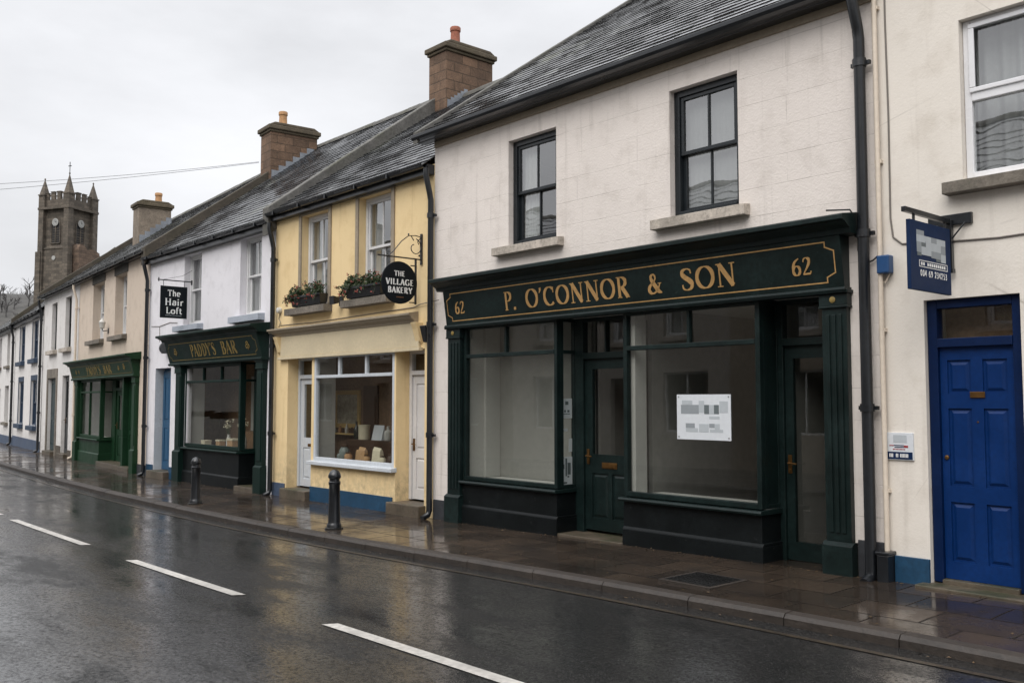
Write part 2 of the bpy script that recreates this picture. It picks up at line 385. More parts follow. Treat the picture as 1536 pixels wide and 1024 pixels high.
M['cream_card'] = paint('cream_card', lin(206, 196, 170), .7, .1)
M['jar'] = paint('dull_jar_glaze', lin(120, 128, 124), .25, .2)
M['wood'] = paint('dark_wood', lin(74, 52, 36), .45, .3)
M['dark_glass'] = paint('dark_bottle_glass', (.01, .02, .014, 1), .15, .2)
M['wood_gold'] = paint('gilt_frame_wood', lin(214, 182, 118), .4, .2)
M['art'] = paint('faded_print', lin(200, 194, 174), .7, .5, scale=9)
M['bark'] = paint('wet_bark', (.032, .027, .022, 1), .8, .4)
M['twig'] = paint('bare_twigs', (.085, .080, .078, 1), .9, .3)
M['hill'] = paint('winter_hillside', (.075, .072, .066, 1), .95, .4, scale=.05)  # base colour greyed in place of distance haze; no haze volume is built
M['earth'] = paint('wet_ground', (.035, .035, .028, 1), .9, .3, scale=.2)

# ------------------------------------------------------------------ ground shape
def interp(tbl, x):
    if x <= tbl[0][0]: return tbl[0][1]
    for (a, b), (c, d) in zip(tbl, tbl[1:]):
        if x <= c:
            t = (x-a)/(c-a); return b+(d-b)*t
    return tbl[-1][1]
def smooth_i(tbl, x, w=2.5):
    return sum(interp(tbl, x+k*w/3) for k in range(-3, 4))/7
GT = [(-160,-1.2),(-60,-.32),(-41,-.17),(-34,-.12),(-21,-.11),(-15,-.08),(-10,-.05),(-4,.05),(20,.2)]
KT = [(-160,42),(-110,21),(-75,8.6),(-55,3.4),(-41,-.25),(-28.9,-1.32),(-20.8,-1.77),(-15.2,-1.97),(-10.2,-1.93),(-5.1,-1.70),(-2.26,-1.77),(20,-2.1)]
G = lambda x: smooth_i(GT, x)
K = lambda x: smooth_i(KT, x)
XS = [20-.5*i for i in range(132)] + [-46-2*i for i in range(52)]
KERB_H = .105
def strip(offsets, name, m, zf):
    mb = MB(); n = len(offsets)
    vs = [(x, K(x)+o, zf(x, o)) for x in XS for o in offsets]
    fs = [(i*n+j, i*n+j+1, (i+1)*n+j+1, (i+1)*n+j) for i in range(len(XS)-1) for j in range(n-1)]
    mb.mesh(vs, fs); return struct(mb.build(name, m, smooth=True))
camber = lambda o: .035*(1-((o+2.5)/2.5)**2) if -5.05 < o < .05 else 0
strip([-5.02, -4.6, -4, -3.2, -2.5, -1.8, -1, -.4, .02], 'road', M['road'], lambda x, o: G(x)-KERB_H+camber(o))
strip([.118, 1.2, 2.2, 3.4], 'pavement', M['pave'], lambda x, o: G(x)-.02*max(0, 1.2-o)/1.2)
strip([-9.5, -7, -5.15], 'opposite_pavement', M['pave2'], lambda x, o: G(x))
gm = MB(); gm.mesh([(900,-900,-1.5),(900,900,-1.5),(-900,900,-1.5),(-900,-900,-1.5)], [(0,1,2,3)])
struct(gm.build('ground', M['earth']))
def kerb(name, off0, off1):
    mb = MB(); x = 18.0
    while x > -120:
        ln = rnd.uniform(.86, .98); a, b = x, x-ln+.008
        pts = []
        for xx in (a, b):
            z = G(xx)-.02+rnd.uniform(-.003, .003); k = K(xx); lo, hi = min(off0, off1), max(off0, off1)
            inner = .025
            if off0 < off1: prof = [(lo, z-.25), (lo, z-.03), (lo+inner, z), (hi, z+.004), (hi, z-.25)]
            else: prof = [(lo, z-.25), (lo, z+.02), (hi-inner, z+.016), (hi, z-.02), (hi, z-.25)]
            pts.append([(xx, k+o, zz) for o, zz in prof])
        n = 5; mb.mesh(pts[0]+pts[1], [(i, (i+1) % n, n+(i+1) % n, n+i) for i in range(n)]+[tuple(range(n)), tuple(range(2*n-1, n-1, -1))])
        x -= ln
    return struct(mb.build(name, M['kerb']))
kerb('kerb', 0, .126)
kerb('opposite_kerb', -5.02, -5.16)
# centre dashes and edge lines (thin sheets 4 mm above the road)
def zr(x, y): return G(x)-KERB_H+camber(y-K(x))
def sheet(mb, cl, w, x0, x1, skew=.0):
    n = max(2, int(abs(x1-x0)/.4)); vs = []
    for i in range(n+1):
        x = x0+(x1-x0)*i/n; y = cl(x)
        for sgn in (-1, 1): vs.append((x+sgn*skew, y+sgn*w/2, zr(x, y+sgn*w/2)+.005))
    mb.mesh(vs, [(2*i, 2*i+1, 2*i+3, 2*i+2) for i in range(n)])
CL = [(-60,1.2),(-41,-3.0),(-28,-3.85),(-20,-4.2),(-14,-4.24),(0,-4.27),(15,-4.6)]
mb = MB(); x = -6.17+4.15*4
while x > -70:
    sheet(mb, lambda q: smooth_i(CL, q, 1.0), .105, x if x > -13 else x-.75, x+2.62, .03); x -= 4.15
struct(mb.build('centre_line', M['line'], fix=False))
mb = MB()
sheet(mb, lambda q: K(q)-.27, .06, -34, 12); sheet(mb, lambda q: K(q)-4.78, .06, -34, 12)
struct(mb.build('edge_line', M['yellow_line'], fix=False))

# ------------------------------------------------------------------ building kit
def wall(mb, x0, x1, z0, z1, y, holes, depth=.16, rev=True):
    xs = sorted({x0, x1} | {h[0] for h in holes} | {h[1] for h in holes}); zs = sorted({z0, z1} | {h[2] for h in holes} | {h[3] for h in holes})
    for a, b in zip(xs, xs[1:]):
        run = None
        for c, d in zip(zs, zs[1:]):
            inside = any(h[0] <= (a+b)/2 <= h[1] and h[2] <= (c+d)/2 <= h[3] for h in holes)
            if not inside: mb.face([(a, y, c), (b, y, c), (b, y, d), (a, y, d)])
    if rev:
        for h in holes:
            a, b, c, d = h[:4]; dp = h[4] if len(h) > 4 else depth; e = y+dp
            mb.face([(a, y, c), (a, e, c), (a, e, d), (a, y, d)]); mb.face([(b, y, c), (b, e, c), (b, e, d), (b, y, d)])
            mb.face([(a, y, d), (b, y, d), (b, e, d), (a, e, d)]); mb.face([(a, y, c), (b, y, c), (b, e, c), (a, e, c)])

def shell(h, m, x0, x1, zt, holes, yr, zr_, depth=.16, z0=-.5, zf=2.75, y=0):
    """front wall with openings, gables, back wall, floor between storeys"""
    mb = MB(); wall(mb, x0, x1, z0, zt, y, holes, depth)
    yb = 2*yr
    for x in (x0, x1):
        mb.face([(x, y, z0), (x, yb, z0), (x, yb, zt), (x, yr, zr_), (x, y, zt)])
    mb.face([(x0, yb, z0), (x1, yb, z0), (x1, yb, zt), (x0, yb, zt)])
    o = mb.build('wall', m, h, fix=False)
    fl = MB(); fl.box(x0+.02, x1-.02, .3, yb-.05, zf, zf+.18); fl.box(x0+.02, x1-.02, .3, yb-.05, -.25, -.12)
    fl.box(x0+.02, x1-.02, .17, 2.6, zt-.12, zt-.06)
    fl.build('floor', M['inner'], h)
    return o

def roof(h, x0, x1, ye, ze, yr, zr_, m=None, exp=.19, wid=.27, ridge='mortar'):
    m = m or M['slate']; mb = MB(); Ls = math.hypot(yr-ye, zr_-ze); uy, uz = (yr-ye)/Ls, (zr_-ze)/Ls; ny, nz = -uz, uy
    rows = int(Ls/exp)
    for r in range(rows+1):
        s0 = r*exp-.03; s1 = min(s0+exp+.09, Ls)
        x = x0 - (wid/2 if r % 2 else 0) - .02
        while x < x1:
            w = wid*rnd.uniform(.93, 1.07); a, b = max(x, x0)+.002, min(x+w, x1)-.002; x += w
            if b-a < .04: continue
            t = .019+rnd.uniform(-.002, .0025); j = rnd.uniform(-.003, .003) if rnd.random() < .95 else rnd.uniform(-.02, .005); t2 = t+rnd.uniform(-.001, .001); hd = .001
            P = lambda xx, s, o: (xx, ye+uy*s+ny*o, ze+uz*s+nz*o)
            mb.mesh([P(a, s0+j, t), P(b, s0+j, t2), P(b, s1, hd), P(a, s1, hd), P(a, s0+j, t-.018), P(b, s0+j, t2-.018)],
                    [(0,1,2,3), (4,5,1,0), (0,3,4), (1,5,2)])
    o = mb.build('roof', m, h, fix=False)
    ub = MB(); yb = 2*yr-ye
    ub.face([(x0, ye, ze-.004), (x1, ye, ze-.004), (x1, yr, zr_-.004), (x0, yr, zr_-.004)])
    ub.face([(x0, yb, ze), (x1, yb, ze), (x1, yr, zr_-.004), (x0, yr, zr_-.004)])
    ub.build('roof_underlay', M['under'], o, fix=False)
    rt = MB(); x = x0
    while x < x1-.02:
        b = min(x+.45, x1); d = rnd.uniform(-.006, .006)
        rt.prism([(yr-.14, zr_-.075+d), (yr-.11, zr_-.01+d), (yr-.04, zr_+.055+d), (yr+.04, zr_+.055+d), (yr+.11, zr_-.01+d), (yr+.14, zr_-.075+d), (yr, zr_+.01)], x+.004, b-.004); x = b
    rt.build('ridge_tiles', M[ridge], o)
    return o

def coping(h, x0, x1, ye, ze, yr, zr_, t=.14, m='mortar', dn=-.1):
    mb = MB(); dy = .0
    mb.mesh([(x, y, z+o) for x in (x0, x1) for (y, z) in ((ye, ze), (yr, zr_)) for o in (dn, t)],
            [(0,1,3,2),(4,6,7,5),(0,4,5,1),(2,3,7,6),(1,5,7,3),(0,2,6,4)])
    return mb.build('coping', M[m], h, bevel=.015)

def gutter(h, x0, x1, y, z, r=.06, fascia=.16, m='black', soffit=None):
    mb = MB(); prof = [(y-r*math.cos(a), z-r*math.sin(a)) for a in [math.pi*i/8 for i in range(9)]]
    prof += [(y+r*.85*math.cos(math.pi*i/8), z-r*.85*math.sin(math.pi*i/8)) for i in range(9)]
    mb.prism(prof, x0, x1)
    mb.box(x0, x1, y+r+.002, 0.004, z-.03-fascia, z+.01)
    k = x0+.3
    while k < x1: mb.box(k, k+.03, y-r-.006, y+r, z-r-.008, z-.005); k += .9
    return mb.build('gutter', M[m], h, smooth=True)

def downpipe(h, x, y, ztop, zbot, r=.045, ytop=None, m='black', shoe=True, swan=.25):
    mb = MB(); yt = -.17 if ytop is None else ytop
    pts = [(x, yt, ztop), (x, yt, ztop-.1), (x, y-.02, ztop-.1-swan), (x, y, ztop-.2-swan), (x, y, zbot+.12)]
    if shoe: pts += [(x, y-.02, zbot+.06), (x, y-.12, zbot+.02)]
    mb.tube(pts, r, 12)
    z = ztop-.45-swan
    while z > zbot+.3:
        mb.tube([(x, y, z), (x, y, z+.07)], r+.012, 12); mb.box(x-.09, x+.09, y+.01, y+.045, z+.015, z+.05); z -= 1.55
    return mb.build('downpipe', M[m], h, smooth=True)

def curtain_mesh(mb, x0, x1, z0, z1, y, amp=.018, lam=.07):
    n = max(6, int((x1-x0)/.012)); vs = []
    for i in range(n+1):
        x = x0+(x1-x0)*i/n; yy = y+amp*math.sin(x*2*math.pi/lam+.8*math.sin(x*9))
        vs += [(x, yy, z0), (x, yy*.6+y*.4, z1)]
    mb.mesh(vs, [(2*i, 2*i+2, 2*i+3, 2*i+1) for i in range(n)])

def sash(h, x0, x1, z0, z1, y, m, cols=2, glass='glass_up', curtain=((0, 1),), sill=None, sill_m='sill', cm='curtain', fw=.055, name='window', split=.5, bar=.022, cy=.17, amp=.018):
    mb = MB(); x0 += .003; x1 -= .003; z1 -= .003; z0 += .003
    mb.box(x0, x0+fw, y, y+.11, z0, z1); mb.box(x1-fw, x1, y, y+.11, z0, z1)
    mb.box(x0+fw, x1-fw, y, y+.11, z1-fw, z1); mb.box(x0+fw, x1-fw, y-.015, y+.11, z0, z0+fw*.8)
    a, b = x0+fw, x1-fw; zm = z0+(z1-z0)*split; st = .042
    gl = MB()
    for (lo, hi, yy) in ((zm-.02, z1-fw, y+.02), (z0+fw*.8, zm+.02, y+.062)):
        mb.box(a, a+st, yy, yy+.038, lo, hi); mb.box(b-st, b, yy, yy+.038, lo, hi)
        mb.box(a+st, b-st, yy, yy+.038, hi-st, hi); mb.box(a+st, b-st, yy, yy+.038, lo, lo+st)
        for c in range(1, cols):
            xc = a+(b-a)*c/cols; mb.box(xc-bar/2, xc+bar/2, yy+.004, yy+.034, lo+st, hi-st)
        ts = [rnd.uniform(-.004, .004) for _ in range(cols)]
        for c in range(cols):
            p, q = a+st*.5+(b-a-st)*c/cols, a+st*.5+(b-a-st)*(c+1)/cols; t = ts[c]; u = rnd.uniform(-.003, .003)
            gl.face([(p, yy+.019-t, lo+.01), (q, yy+.019+t, lo+.01), (q, yy+.019+t+u, hi-.01), (p, yy+.019-t+u, hi-.01)])
    w = mb.build(name, m, h, bevel=.004)
    gl.build('pane', M[glass], w, fix=False)
    if curtain:
        cu = MB()
        for f0, f1 in curtain: curtain_mesh(cu, x0+(x1-x0)*f0+.01, x0+(x1-x0)*f1-.01, z0+.03, z1-.02, y+cy, amp)
        cu.build('curtain', M[cm], w, smooth=True, fix=False)
    if sill:
        sb = MB(); s0, s1, zb, zt = sill[:4]; pr = sill[4] if len(sill) > 4 else .11
        sb.prism([(-pr, zb), (-pr, zt-.012), (.12, zt+.012), (.12, zb)], s0, s1); sb.build('sill', M[sill_m], w, bevel=.006)
    return w

def frame_light(h, x0, x1, z0, z1, y, m, glass='glass_shop', bars=(), hbars=(), fw=.05, dp=.07, name='display_window', sill=None, sill_m=None, bw=.035):
    """fixed glazing: outer frame, vertical bars (x, z0, z1) and horizontal bars z"""
    mb = MB()
    mb.box(x0, x0+fw, y, y+dp, z0, z1); mb.box(x1-fw, x1, y, y+dp, z0, z1)
    mb.box(x0+fw, x1-fw, y, y+dp, z1-fw, z1); mb.box(x0+fw, x1-fw, y, y+dp, z0, z0+fw)
    for z in hbars: mb.box(x0+fw, x1-fw, y-.006, y+dp-.01, z-.025, z+.025)
    for xb, za, zb in bars: mb.box(xb-bw/2, xb+bw/2, y+.004, y+dp-.012, za, zb)
    w = mb.build(name, m, h, bevel=.005)
    gl = MB(); zs = [z0+.01]+sorted(hbars)+[z1-.01]
    for za, zb in zip(zs, zs[1:]):
        t = rnd.uniform(-.002, .002); gl.face([(x0+.01, y+dp*.55, za), (x1-.01, y+dp*.55-t, za), (x1-.01, y+dp*.55+t, zb), (x0+.01, y+dp*.55, zb)])
    gl.build('pane', M[glass], w, fix=False)
    if sill:
        sb = MB(); s0, s1, zb, zt, pr = sill
        sb.prism([(y-pr, zb), (y-pr, zt-.015), (y+.02, zt), (y+.02, zb)], s0, s1); sb.build('sill', sill_m or m, w, bevel=.006)
    return w

def door(h, x0, x1, z0, z1, y, m, panels=(), glass=(), th=.045, name='door', gm='glass_shop', label=None):
    """panels / glass: (fx0, fx1, fz0, fz1) fractions of the leaf"""
    mb = MB(); W, H = x1-x0, z1-z0
    ab = lambda p: (x0+W*p[0], x0+W*p[1], z0+H*p[2], z0+H*p[3])
    P = [ab(p) for p in panels]; Gs = [ab(p) for p in glass]
    wall(mb, x0, x1, z0, z1, y, [p+(.016,) for p in P]+[g+(th,) for g in Gs])
    for a, b, c, d in P:
        y1, y2 = y+.016, y+.003; i, j = .018, .042
        A = [(a, c), (b, c), (b, d), (a, d)]; B = [(a+i, c+i), (b-i, c+i), (b-i, d-i), (a+i, d-i)]; C = [(a+j, c+j), (b-j, c+j), (b-j, d-j), (a+j, d-j)]
        for k in range(4):
            l = (k+1) % 4
            mb.face([(A[k][0], y1, A[k][1]), (A[l][0], y1, A[l][1]), (B[l][0], y1, B[l][1]), (B[k][0], y1, B[k][1])])
            mb.face([(B[k][0], y1, B[k][1]), (B[l][0], y1, B[l][1]), (C[l][0], y2, C[l][1]), (C[k][0], y2, C[k][1])])
        mb.face([(p[0], y2, p[1]) for p in C])
    for xx in (x0, x1): mb.face([(xx, y, z0), (xx, y+th, z0), (xx, y+th, z1), (xx, y, z1)])
    wall(mb, x0, x1, z0, z1, y+th, [g+(0,) for g in Gs], rev=False)
    d = mb.build(name, m, h, fix=False, label=label)
    if Gs:
        gl = MB()
        for a, b, c, e in Gs: gl.face([(a, y+.02, c), (b, y+.021, c), (b, y+.021, e), (a, y+.02, e)])
        gl.build('pane', M[gm], d, fix=False)
    return d
def lever(d, x, y, z, s=1, m='brass'):
    mb = MB(); mb.box(x-.02, x+.02, y-.01, y-.001, z-.1, z+.08); mb.tube([(x, y-.01, z), (x, y-.05, z), (x+.1*s, y-.055, z-.005)], .009, 8)
    mb.tube([(x, y-.012, z-.07), (x, y-.02, z-.07)], .012, 10)
    mb.build('handle', M[m], d, smooth=True)
def letterbox(d, x0, x1, z0, z1, y, m='brass'):
    mb = MB(); mb.box(x0, x1, y-.008, y-.001, z0, z1); mb.box(x0+.012, x1-.012, y-.014, y-.0085, z0+.012, z1-.012)
    mb.build('letterbox', M[m], d, bevel=.002)

# ------------------------------------------------------------------ lettering
def arc(cx, cy, rx, ry, a0, a1, n=18): return [(cx+rx*math.cos(R(a0+(a1-a0)*i/n)), cy+ry*math.sin(R(a0+(a1-a0)*i/n))) for i in range(n+1)]
def spl(pts, k=6):
    out = []; P = [pts[0]]+list(pts)+[pts[-1]]
    for i in range(1, len(P)-2):
        for j in range(k):
            t = j/k; out.append(tuple(.5*((2*P[i][c])+(-P[i-1][c]+P[i+1][c])*t+(2*P[i-1][c]-5*P[i][c]+4*P[i+1][c]-P[i+2][c])*t*t+(-P[i-1][c]+3*P[i][c]-3*P[i+1][c]+P[i+2][c])*t**3) for c in range(len(pts[0]))))
    out.append(tuple(pts[-1])); return out
class Font:
    """stroke letters: T thick, t thin, serif width"""
    def __init__(s, T=.15, t=.05, serif=.13): s.T, s.t, s.sf = T, t, serif
    def glyph(s, ch):
        T, t, F = s.T, s.t, s.sf; st = []
        def l(x0, y0, x1, y1, w): st.append(('s', [(x0, y0), (x1, y1)], [w, w]))
        def c(pts, closed=False):           # automatic contrast
            W = []; n = len(pts)
            for i in range(n):
                a, b = (pts[(i-1) % n], pts[(i+1) % n]) if closed else (pts[max(i-1, 0)], pts[min(i+1, n-1)])
                dx, dy = b[0]-a[0], b[1]-a[1]; q = abs(dy)/max(1e-9, math.hypot(dx, dy)); W.append(t+(T-t)*q**1.3)
            st.append(('c' if closed else 's', pts, W))
        def w(pts): q = spl(pts); st.append(('s', [(p[0], p[1]) for p in q], [p[2] for p in q]))
        def f(x, y, k=1.0):
            if F: l(x-F*k, y+(t/2 if y < .5 else -t/2), x+F*k, y+(t/2 if y < .5 else -t/2), t)
        A = .7
        if ch == ' ': A = .38
        elif ch == '.': st.append(('c', arc(.12, .07, .04, .04, 0, 330, 11), [.08]*12)); A = .3
        elif ch == "'": w([(.12, .99, .1), (.13, .9, .1), (.1, .8, .05), (.04, .72, .02)]); A = .24
        elif ch == 'P': l(.18, 0, .18, 1, T); l(.18, 1-t/2, .3, 1-t/2, t); c(arc(.28, .735, .27, .24, -90, 90)); l(.18, .495, .3, .495, t); f(.18, 0); f(.14, 1, .8); A = .64
        elif ch == 'R': l(.18, 0, .18, 1, T); l(.18, 1-t/2, .3, 1-t/2, t); c(arc(.28, .745, .26, .23, -90, 90)); l(.18, .515, .3, .515, t); l(.33, .5, .62, .02, T); f(.18, 0); f(.14, 1, .8); f(.66, 0, .5); A = .76
        elif ch == 'B': l(.18, 0, .18, 1, T); l(.18, 1-t/2, .3, 1-t/2, t); l(.18, t/2, .3, t/2, t); c(arc(.27, .755, .23, .22, -90, 90)); c(arc(.27, .28, .29, .255, -90, 90)); l(.18, .53, .3, .53, t); f(.12, 0, .6); f(.12, 1, .6); A = .66
        elif ch == 'D': l(.18, 0, .18, 1, T); l(.18, 1-t/2, .3, 1-t/2, t); l(.18, t/2, .3, t/2, t); c(arc(.26, .5, .4, .475, -90, 90)); f(.12, 0, .6); f(.12, 1, .6); A = .78
        elif ch in 'O0': c(arc(.42 if ch == 'O' else .3, .5, (.35 if ch == 'O' else .22), .465, 0, 345, 23), True); A = .84 if ch == 'O' else .6
        elif ch == 'C': c(arc(.42, .5, .34, .465, 48, 312)); l(.66, .66, .67, .96, t) if F else None; A = .76
        elif ch == 'G': c(arc(.42, .5, .34, .465, 48, 320)); l(.68, .12, .68, .46, T*.9); l(.5, .45, .7, .45, t); A = .8
        elif ch == 'N': l(.16, 0, .16, 1, t*1.3 if F else T); l(.16, .98, .7, .03, T); l(.7, 0, .7, 1, t*1.3 if F else T); f(.16, 0); f(.1, 1, .7); f(.7, 1); A = .86
        elif ch == 'S': w([(.5, .74, t), (.47, .9, t), (.32, .965, t*1.1), (.16, .9, T*.7), (.11, .76, T*.95), (.22, .6, T*1.05), (.42, .44, T*1.1), (.53, .27, T), (.47, .1, T*.7), (.3, .035, t*1.1), (.14, .09, t), (.1, .27, t)]); A = .64
        elif ch == '&': w([(.74, .5, t), (.62, .22, t*1.1), (.42, .05, t*1.4), (.22, .04, T*.7), (.1, .2, T), (.18, .4, T*.8), (.4, .58, t), (.5, .78, t*1.3), (.4, .95, t*1.2), (.26, .86, T*.8), (.28, .68, T), (.46, .38, T*1.1), (.64, .12, T), (.82, .03, t)]); l(.62, .5, .82, .5, t); A = .92
        elif ch == '6': c(arc(.3, .29, .21, .265, 0, 345, 20), True); w([(.09, .3, T), (.11, .56, T*.95), (.22, .8, T*.7), (.46, .97, t)]); A = .6
        elif ch == '9': c(arc(.3, .7, .21, .265, 0, 345, 20), True); w([(.51, .7, T), (.49, .44, T*.95), (.38, .2, T*.7), (.14, .03, t)]); A = .6
        elif ch == '2': w([(.08, .74, t), (.14, .92, t*1.3), (.29, .965, t*1.2), (.43, .87, T), (.44, .7, T), (.34, .48, T*.7), (.18, .24, t*1.2), (.07, .06, t)]); l(.05, .06, .5, .06, T*.75); l(.5, .06, .53, .2, t) if F else None; A = .6
        elif ch == '3': w([(.1, .84, t), (.26, .96, t), (.42, .84, T), (.4, .64, T), (.22, .53, t), (.42, .44, T), (.47, .22, T), (.28, .04, t), (.08, .14, t)]); A = .58
        elif ch == '4': l(.4, 0, .4, 1, T); l(.4, .98, .05, .3, t); l(.05, .28, .55, .28, t); A = .62
        elif ch == '5': l(.12, .95, .48, .95, t); l(.13, .96, .11, .55, t); w([(.1, .54, t), (.3, .6, T*.8), (.47, .4, T), (.42, .14, T), (.24, .03, t), (.08, .1, t)]); A = .58
        elif ch == 'A': l(.08, 0, .37, 1, t*1.2); l(.35, 1, .66, 0, T); l(.18, .33, .56, .33, t); f(.08, 0, .8); f(.66, 0, .9); A = .74
        elif ch == 'Y': l(.07, 1, .36, .46, T); l(.63, 1, .36, .46, t*1.2); l(.36, 0, .36, .5, T); f(.07, 1, .8); f(.63, 1, .7); f(.36, 0); A = .7
        elif ch == 'V': l(.06, 1, .34, 0, T); l(.62, 1, .34, 0, t*1.2); f(.06, 1, .8); f(.62, 1, .7); A = .68
        elif ch == 'T': l(.34, 0, .34, 1, T); l(.04, 1-t/2, .64, 1-t/2, t); f(.34, 0); (l(.05, .8, .05, 1, t), l(.63, .8, .63, 1, t)) if F else None; A = .68
        elif ch == 'H': l(.16, 0, .16, 1, T); l(.62, 0, .62, 1, T); l(.16, .51, .62, .51, t); [f(a, b) for a in (.16, .62) for b in (0, 1)]; A = .78
        elif ch == 'I': l(.16, 0, .16, 1, T); f(.16, 0); f(.16, 1); A = .34
        elif ch == 'L': l(.16, 0, .16, 1, T); l(.16, t/2, .54, t/2, t); f(.16, 1); l(.53, 0, .55, .22, t) if F else None; A = .58
        elif ch == 'E': l(.16, 0, .16, 1, T); l(.16, t/2, .54, t/2, t); l(.16, 1-t/2, .52, 1-t/2, t); l(.16, .52, .46, .52, t); A = .6
        elif ch == 'K': l(.16, 0, .16, 1, T); l(.6, 1, .2, .45, t*1.2); l(.3, .6, .62, 0, T); f(.16, 0); f(.16, 1); A = .66
        elif ch == 'h': l(.14, 0, .14, 1, T); w([(.15, .5, t), (.28, .65, t*1.2), (.43, .6, T*.9), (.47, .42, T), (.47, 0, T)]); f(.14, 0, .8); f(.47, 0, .8); A = .6
        elif ch == 'e': c(arc(.3, .33, .22, .3, 0, 310)); l(.1, .35, .52, .35, t); A = .56
        elif ch == 'a': w([(.1, .52, t*1.2), (.24, .64, t*1.2), (.4, .56, T*.9), (.42, .36, T), (.42, .04, T)]); c(arc(.26, .19, .17, .16, 60, 330, 14)); A = .54
        elif ch == 'i': l(.13, 0, .13, .64, T); st.append(('c', arc(.13, .86, .04, .04, 0, 330, 11), [.08]*12)); f(.13, 0, .8); A = .27
        elif ch == 'r': l(.14, 0, .14, .64, T); w([(.15, .4, t), (.24, .58, t*1.3), (.4, .62, T*.8)]); f(.14, 0, .8); A = .42
        elif ch == 'o': c(arc(.3, .32, .23, .295, 0, 345, 20), True); A = .58
        elif ch == 'f': w([(.42, .93, t*1.3), (.3, .99, t*1.2), (.2, .88, T*.9), (.18, .7, T), (.18, 0, T)]); l(.04, .6, .36, .6, t); f(.18, 0, .8); A = .38
        elif ch == 't': w([(.18, .86, T), (.18, .5, T), (.19, .16, T*.9), (.28, .04, t*1.3), (.4, .08, t)]); l(.04, .62, .37, .62, t); A = .42
        return st, A
    def text(s, mb, txt, o, u, v, n, x0, x1, z0, hgt, depth=.006, track=.06):
        """set txt between x0 and x1 (metres along u from o), baseline z0 along v"""
        o, u, v, n = Vector(o), Vector(u).normalized(), Vector(v).normalized(), Vector(n).normalized()
        gl = [s.glyph(c) for c in txt]; W = sum(g[1]+track for g in gl)-track; kx = (x1-x0)/W; pen = 0; lay = 0
        for st, A in gl:
            for kind, pts, ws in st:
                Q = [Vector(((p[0]+pen)*kx, p[1]*hgt)) for p in pts]; m_ = len(Q); closed = kind == 'c'; Lp = []
                for i in range(m_):
                    a = Q[(i-1) % m_] if closed else Q[max(i-1, 0)]; b = Q[(i+1) % m_] if closed else Q[min(i+1, m_-1)]
                    d = b-a; nx, nz = -d.y, d.x; q = math.hypot(nx, nz) or 1; nx, nz = nx/q, nz/q
                    wd = ws[i]*(abs(nx)*kx+abs(nz)*hgt)/2; Lp.append(((Q[i].x+nx*wd, Q[i].y+nz*wd), (Q[i].x-nx*wd, Q[i].y-nz*wd)))
                dd = depth+lay*.00025; lay = (lay+1) % 5
                P3 = lambda p, k: o+u*(x0+p[0])+v*(z0+p[1])+n*k
                vs = []
                for a, b in Lp: vs += [P3(a, dd), P3(b, dd), P3(a, 0), P3(b, 0)]
                fs = []
                for i in range(m_ if closed else m_-1):
                    j = (i+1) % m_; e, g = 4*i, 4*j
                    fs += [(e, e+1, g+1, g), (e, g, g+2, e+2), (e+1, e+3, g+3, g+1)]
                if not closed: fs += [(0, 2, 3, 1), (4*m_-4, 4*m_-3, 4*m_-1, 4*m_-2)]
                mb.mesh(vs, fs)
            pen += A+track
SERIF = Font(.132, .046, .115); SLAB = Font(.15, .09, .10); SANS = Font(.15, .13, 0); CAPS = Font(.19, .09, .09)

def gilt_border(mb, o, u, v, n, w, h, t=.011, notch=.07, d=.003):
    o, u, v, n = Vector(o), Vector(u).normalized(), Vector(v).normalized(), Vector(n).normalized()
    k = notch
    pts = [(k, 0), (w-k, 0), (w-k, k*.55), (w, k), (w, h-k), (w-k, h-k*.55), (w-k, h), (k, h), (k, h-k*.55), (0, h-k), (0, k), (k, k*.55)]
    for i, (a, b) in enumerate(zip(pts, pts[1:]+pts[:1])):
        A, B = Vector(a), Vector(b); q = (B-A).normalized(); p = Vector((-q.y, q.x))*t/2; A = A-q*t/2; B = B+q*t/2
        dd = d+.0002*(i % 2); P3 = lambda c: o+u*c.x+v*c.y+n*dd
        mb.face([P3(A-p), P3(B-p), P3(B+p), P3(A+p)])

def shop_sign(h, x0, x1, zb, zt, yb, yt, m, cor=None, corx=(.12, .12), coz=.16, copr=.17):
    """canted fascia board with a moulded cornice over it"""
    mb = MB(); mb.prism([(yb, zb), (yt, zt), (.003, zt), (.003, zb)], x0, x1)
    mb.prism([(yb-.02, zb-.05), (yb-.035, zb-.02), (yb-.02, zb+.004), (.003, zb+.004), (.003, zb-.05)], x0-.015, x1+.015)
    f = mb.build('fascia', m, h, bevel=.004)
    cb = MB(); z = zt
    cb.prism([(.003, z), (yt-.01, z), (yt-.03, z+.03), (yt-.035, z+.045), (yt-copr*.65, z+coz*.55), (yt-copr*.7, z+coz*.6), (yt-copr, z+coz*.68), (yt-copr, z+coz*.92), (yt-copr+.02, z+coz), (.003, z+coz+.05)], x0-corx[0], x1+corx[1])
    cb.build('cornice', m, h, bevel=.003)
    return f
def fasc_frame(x, zb, zt, yb, yt):
    v = Vector((0, yt-yb, zt-zb)).normalized(); n = Vector((0, -v.z, v.y)); return (x, yb, zb), (1, 0, 0), v, n
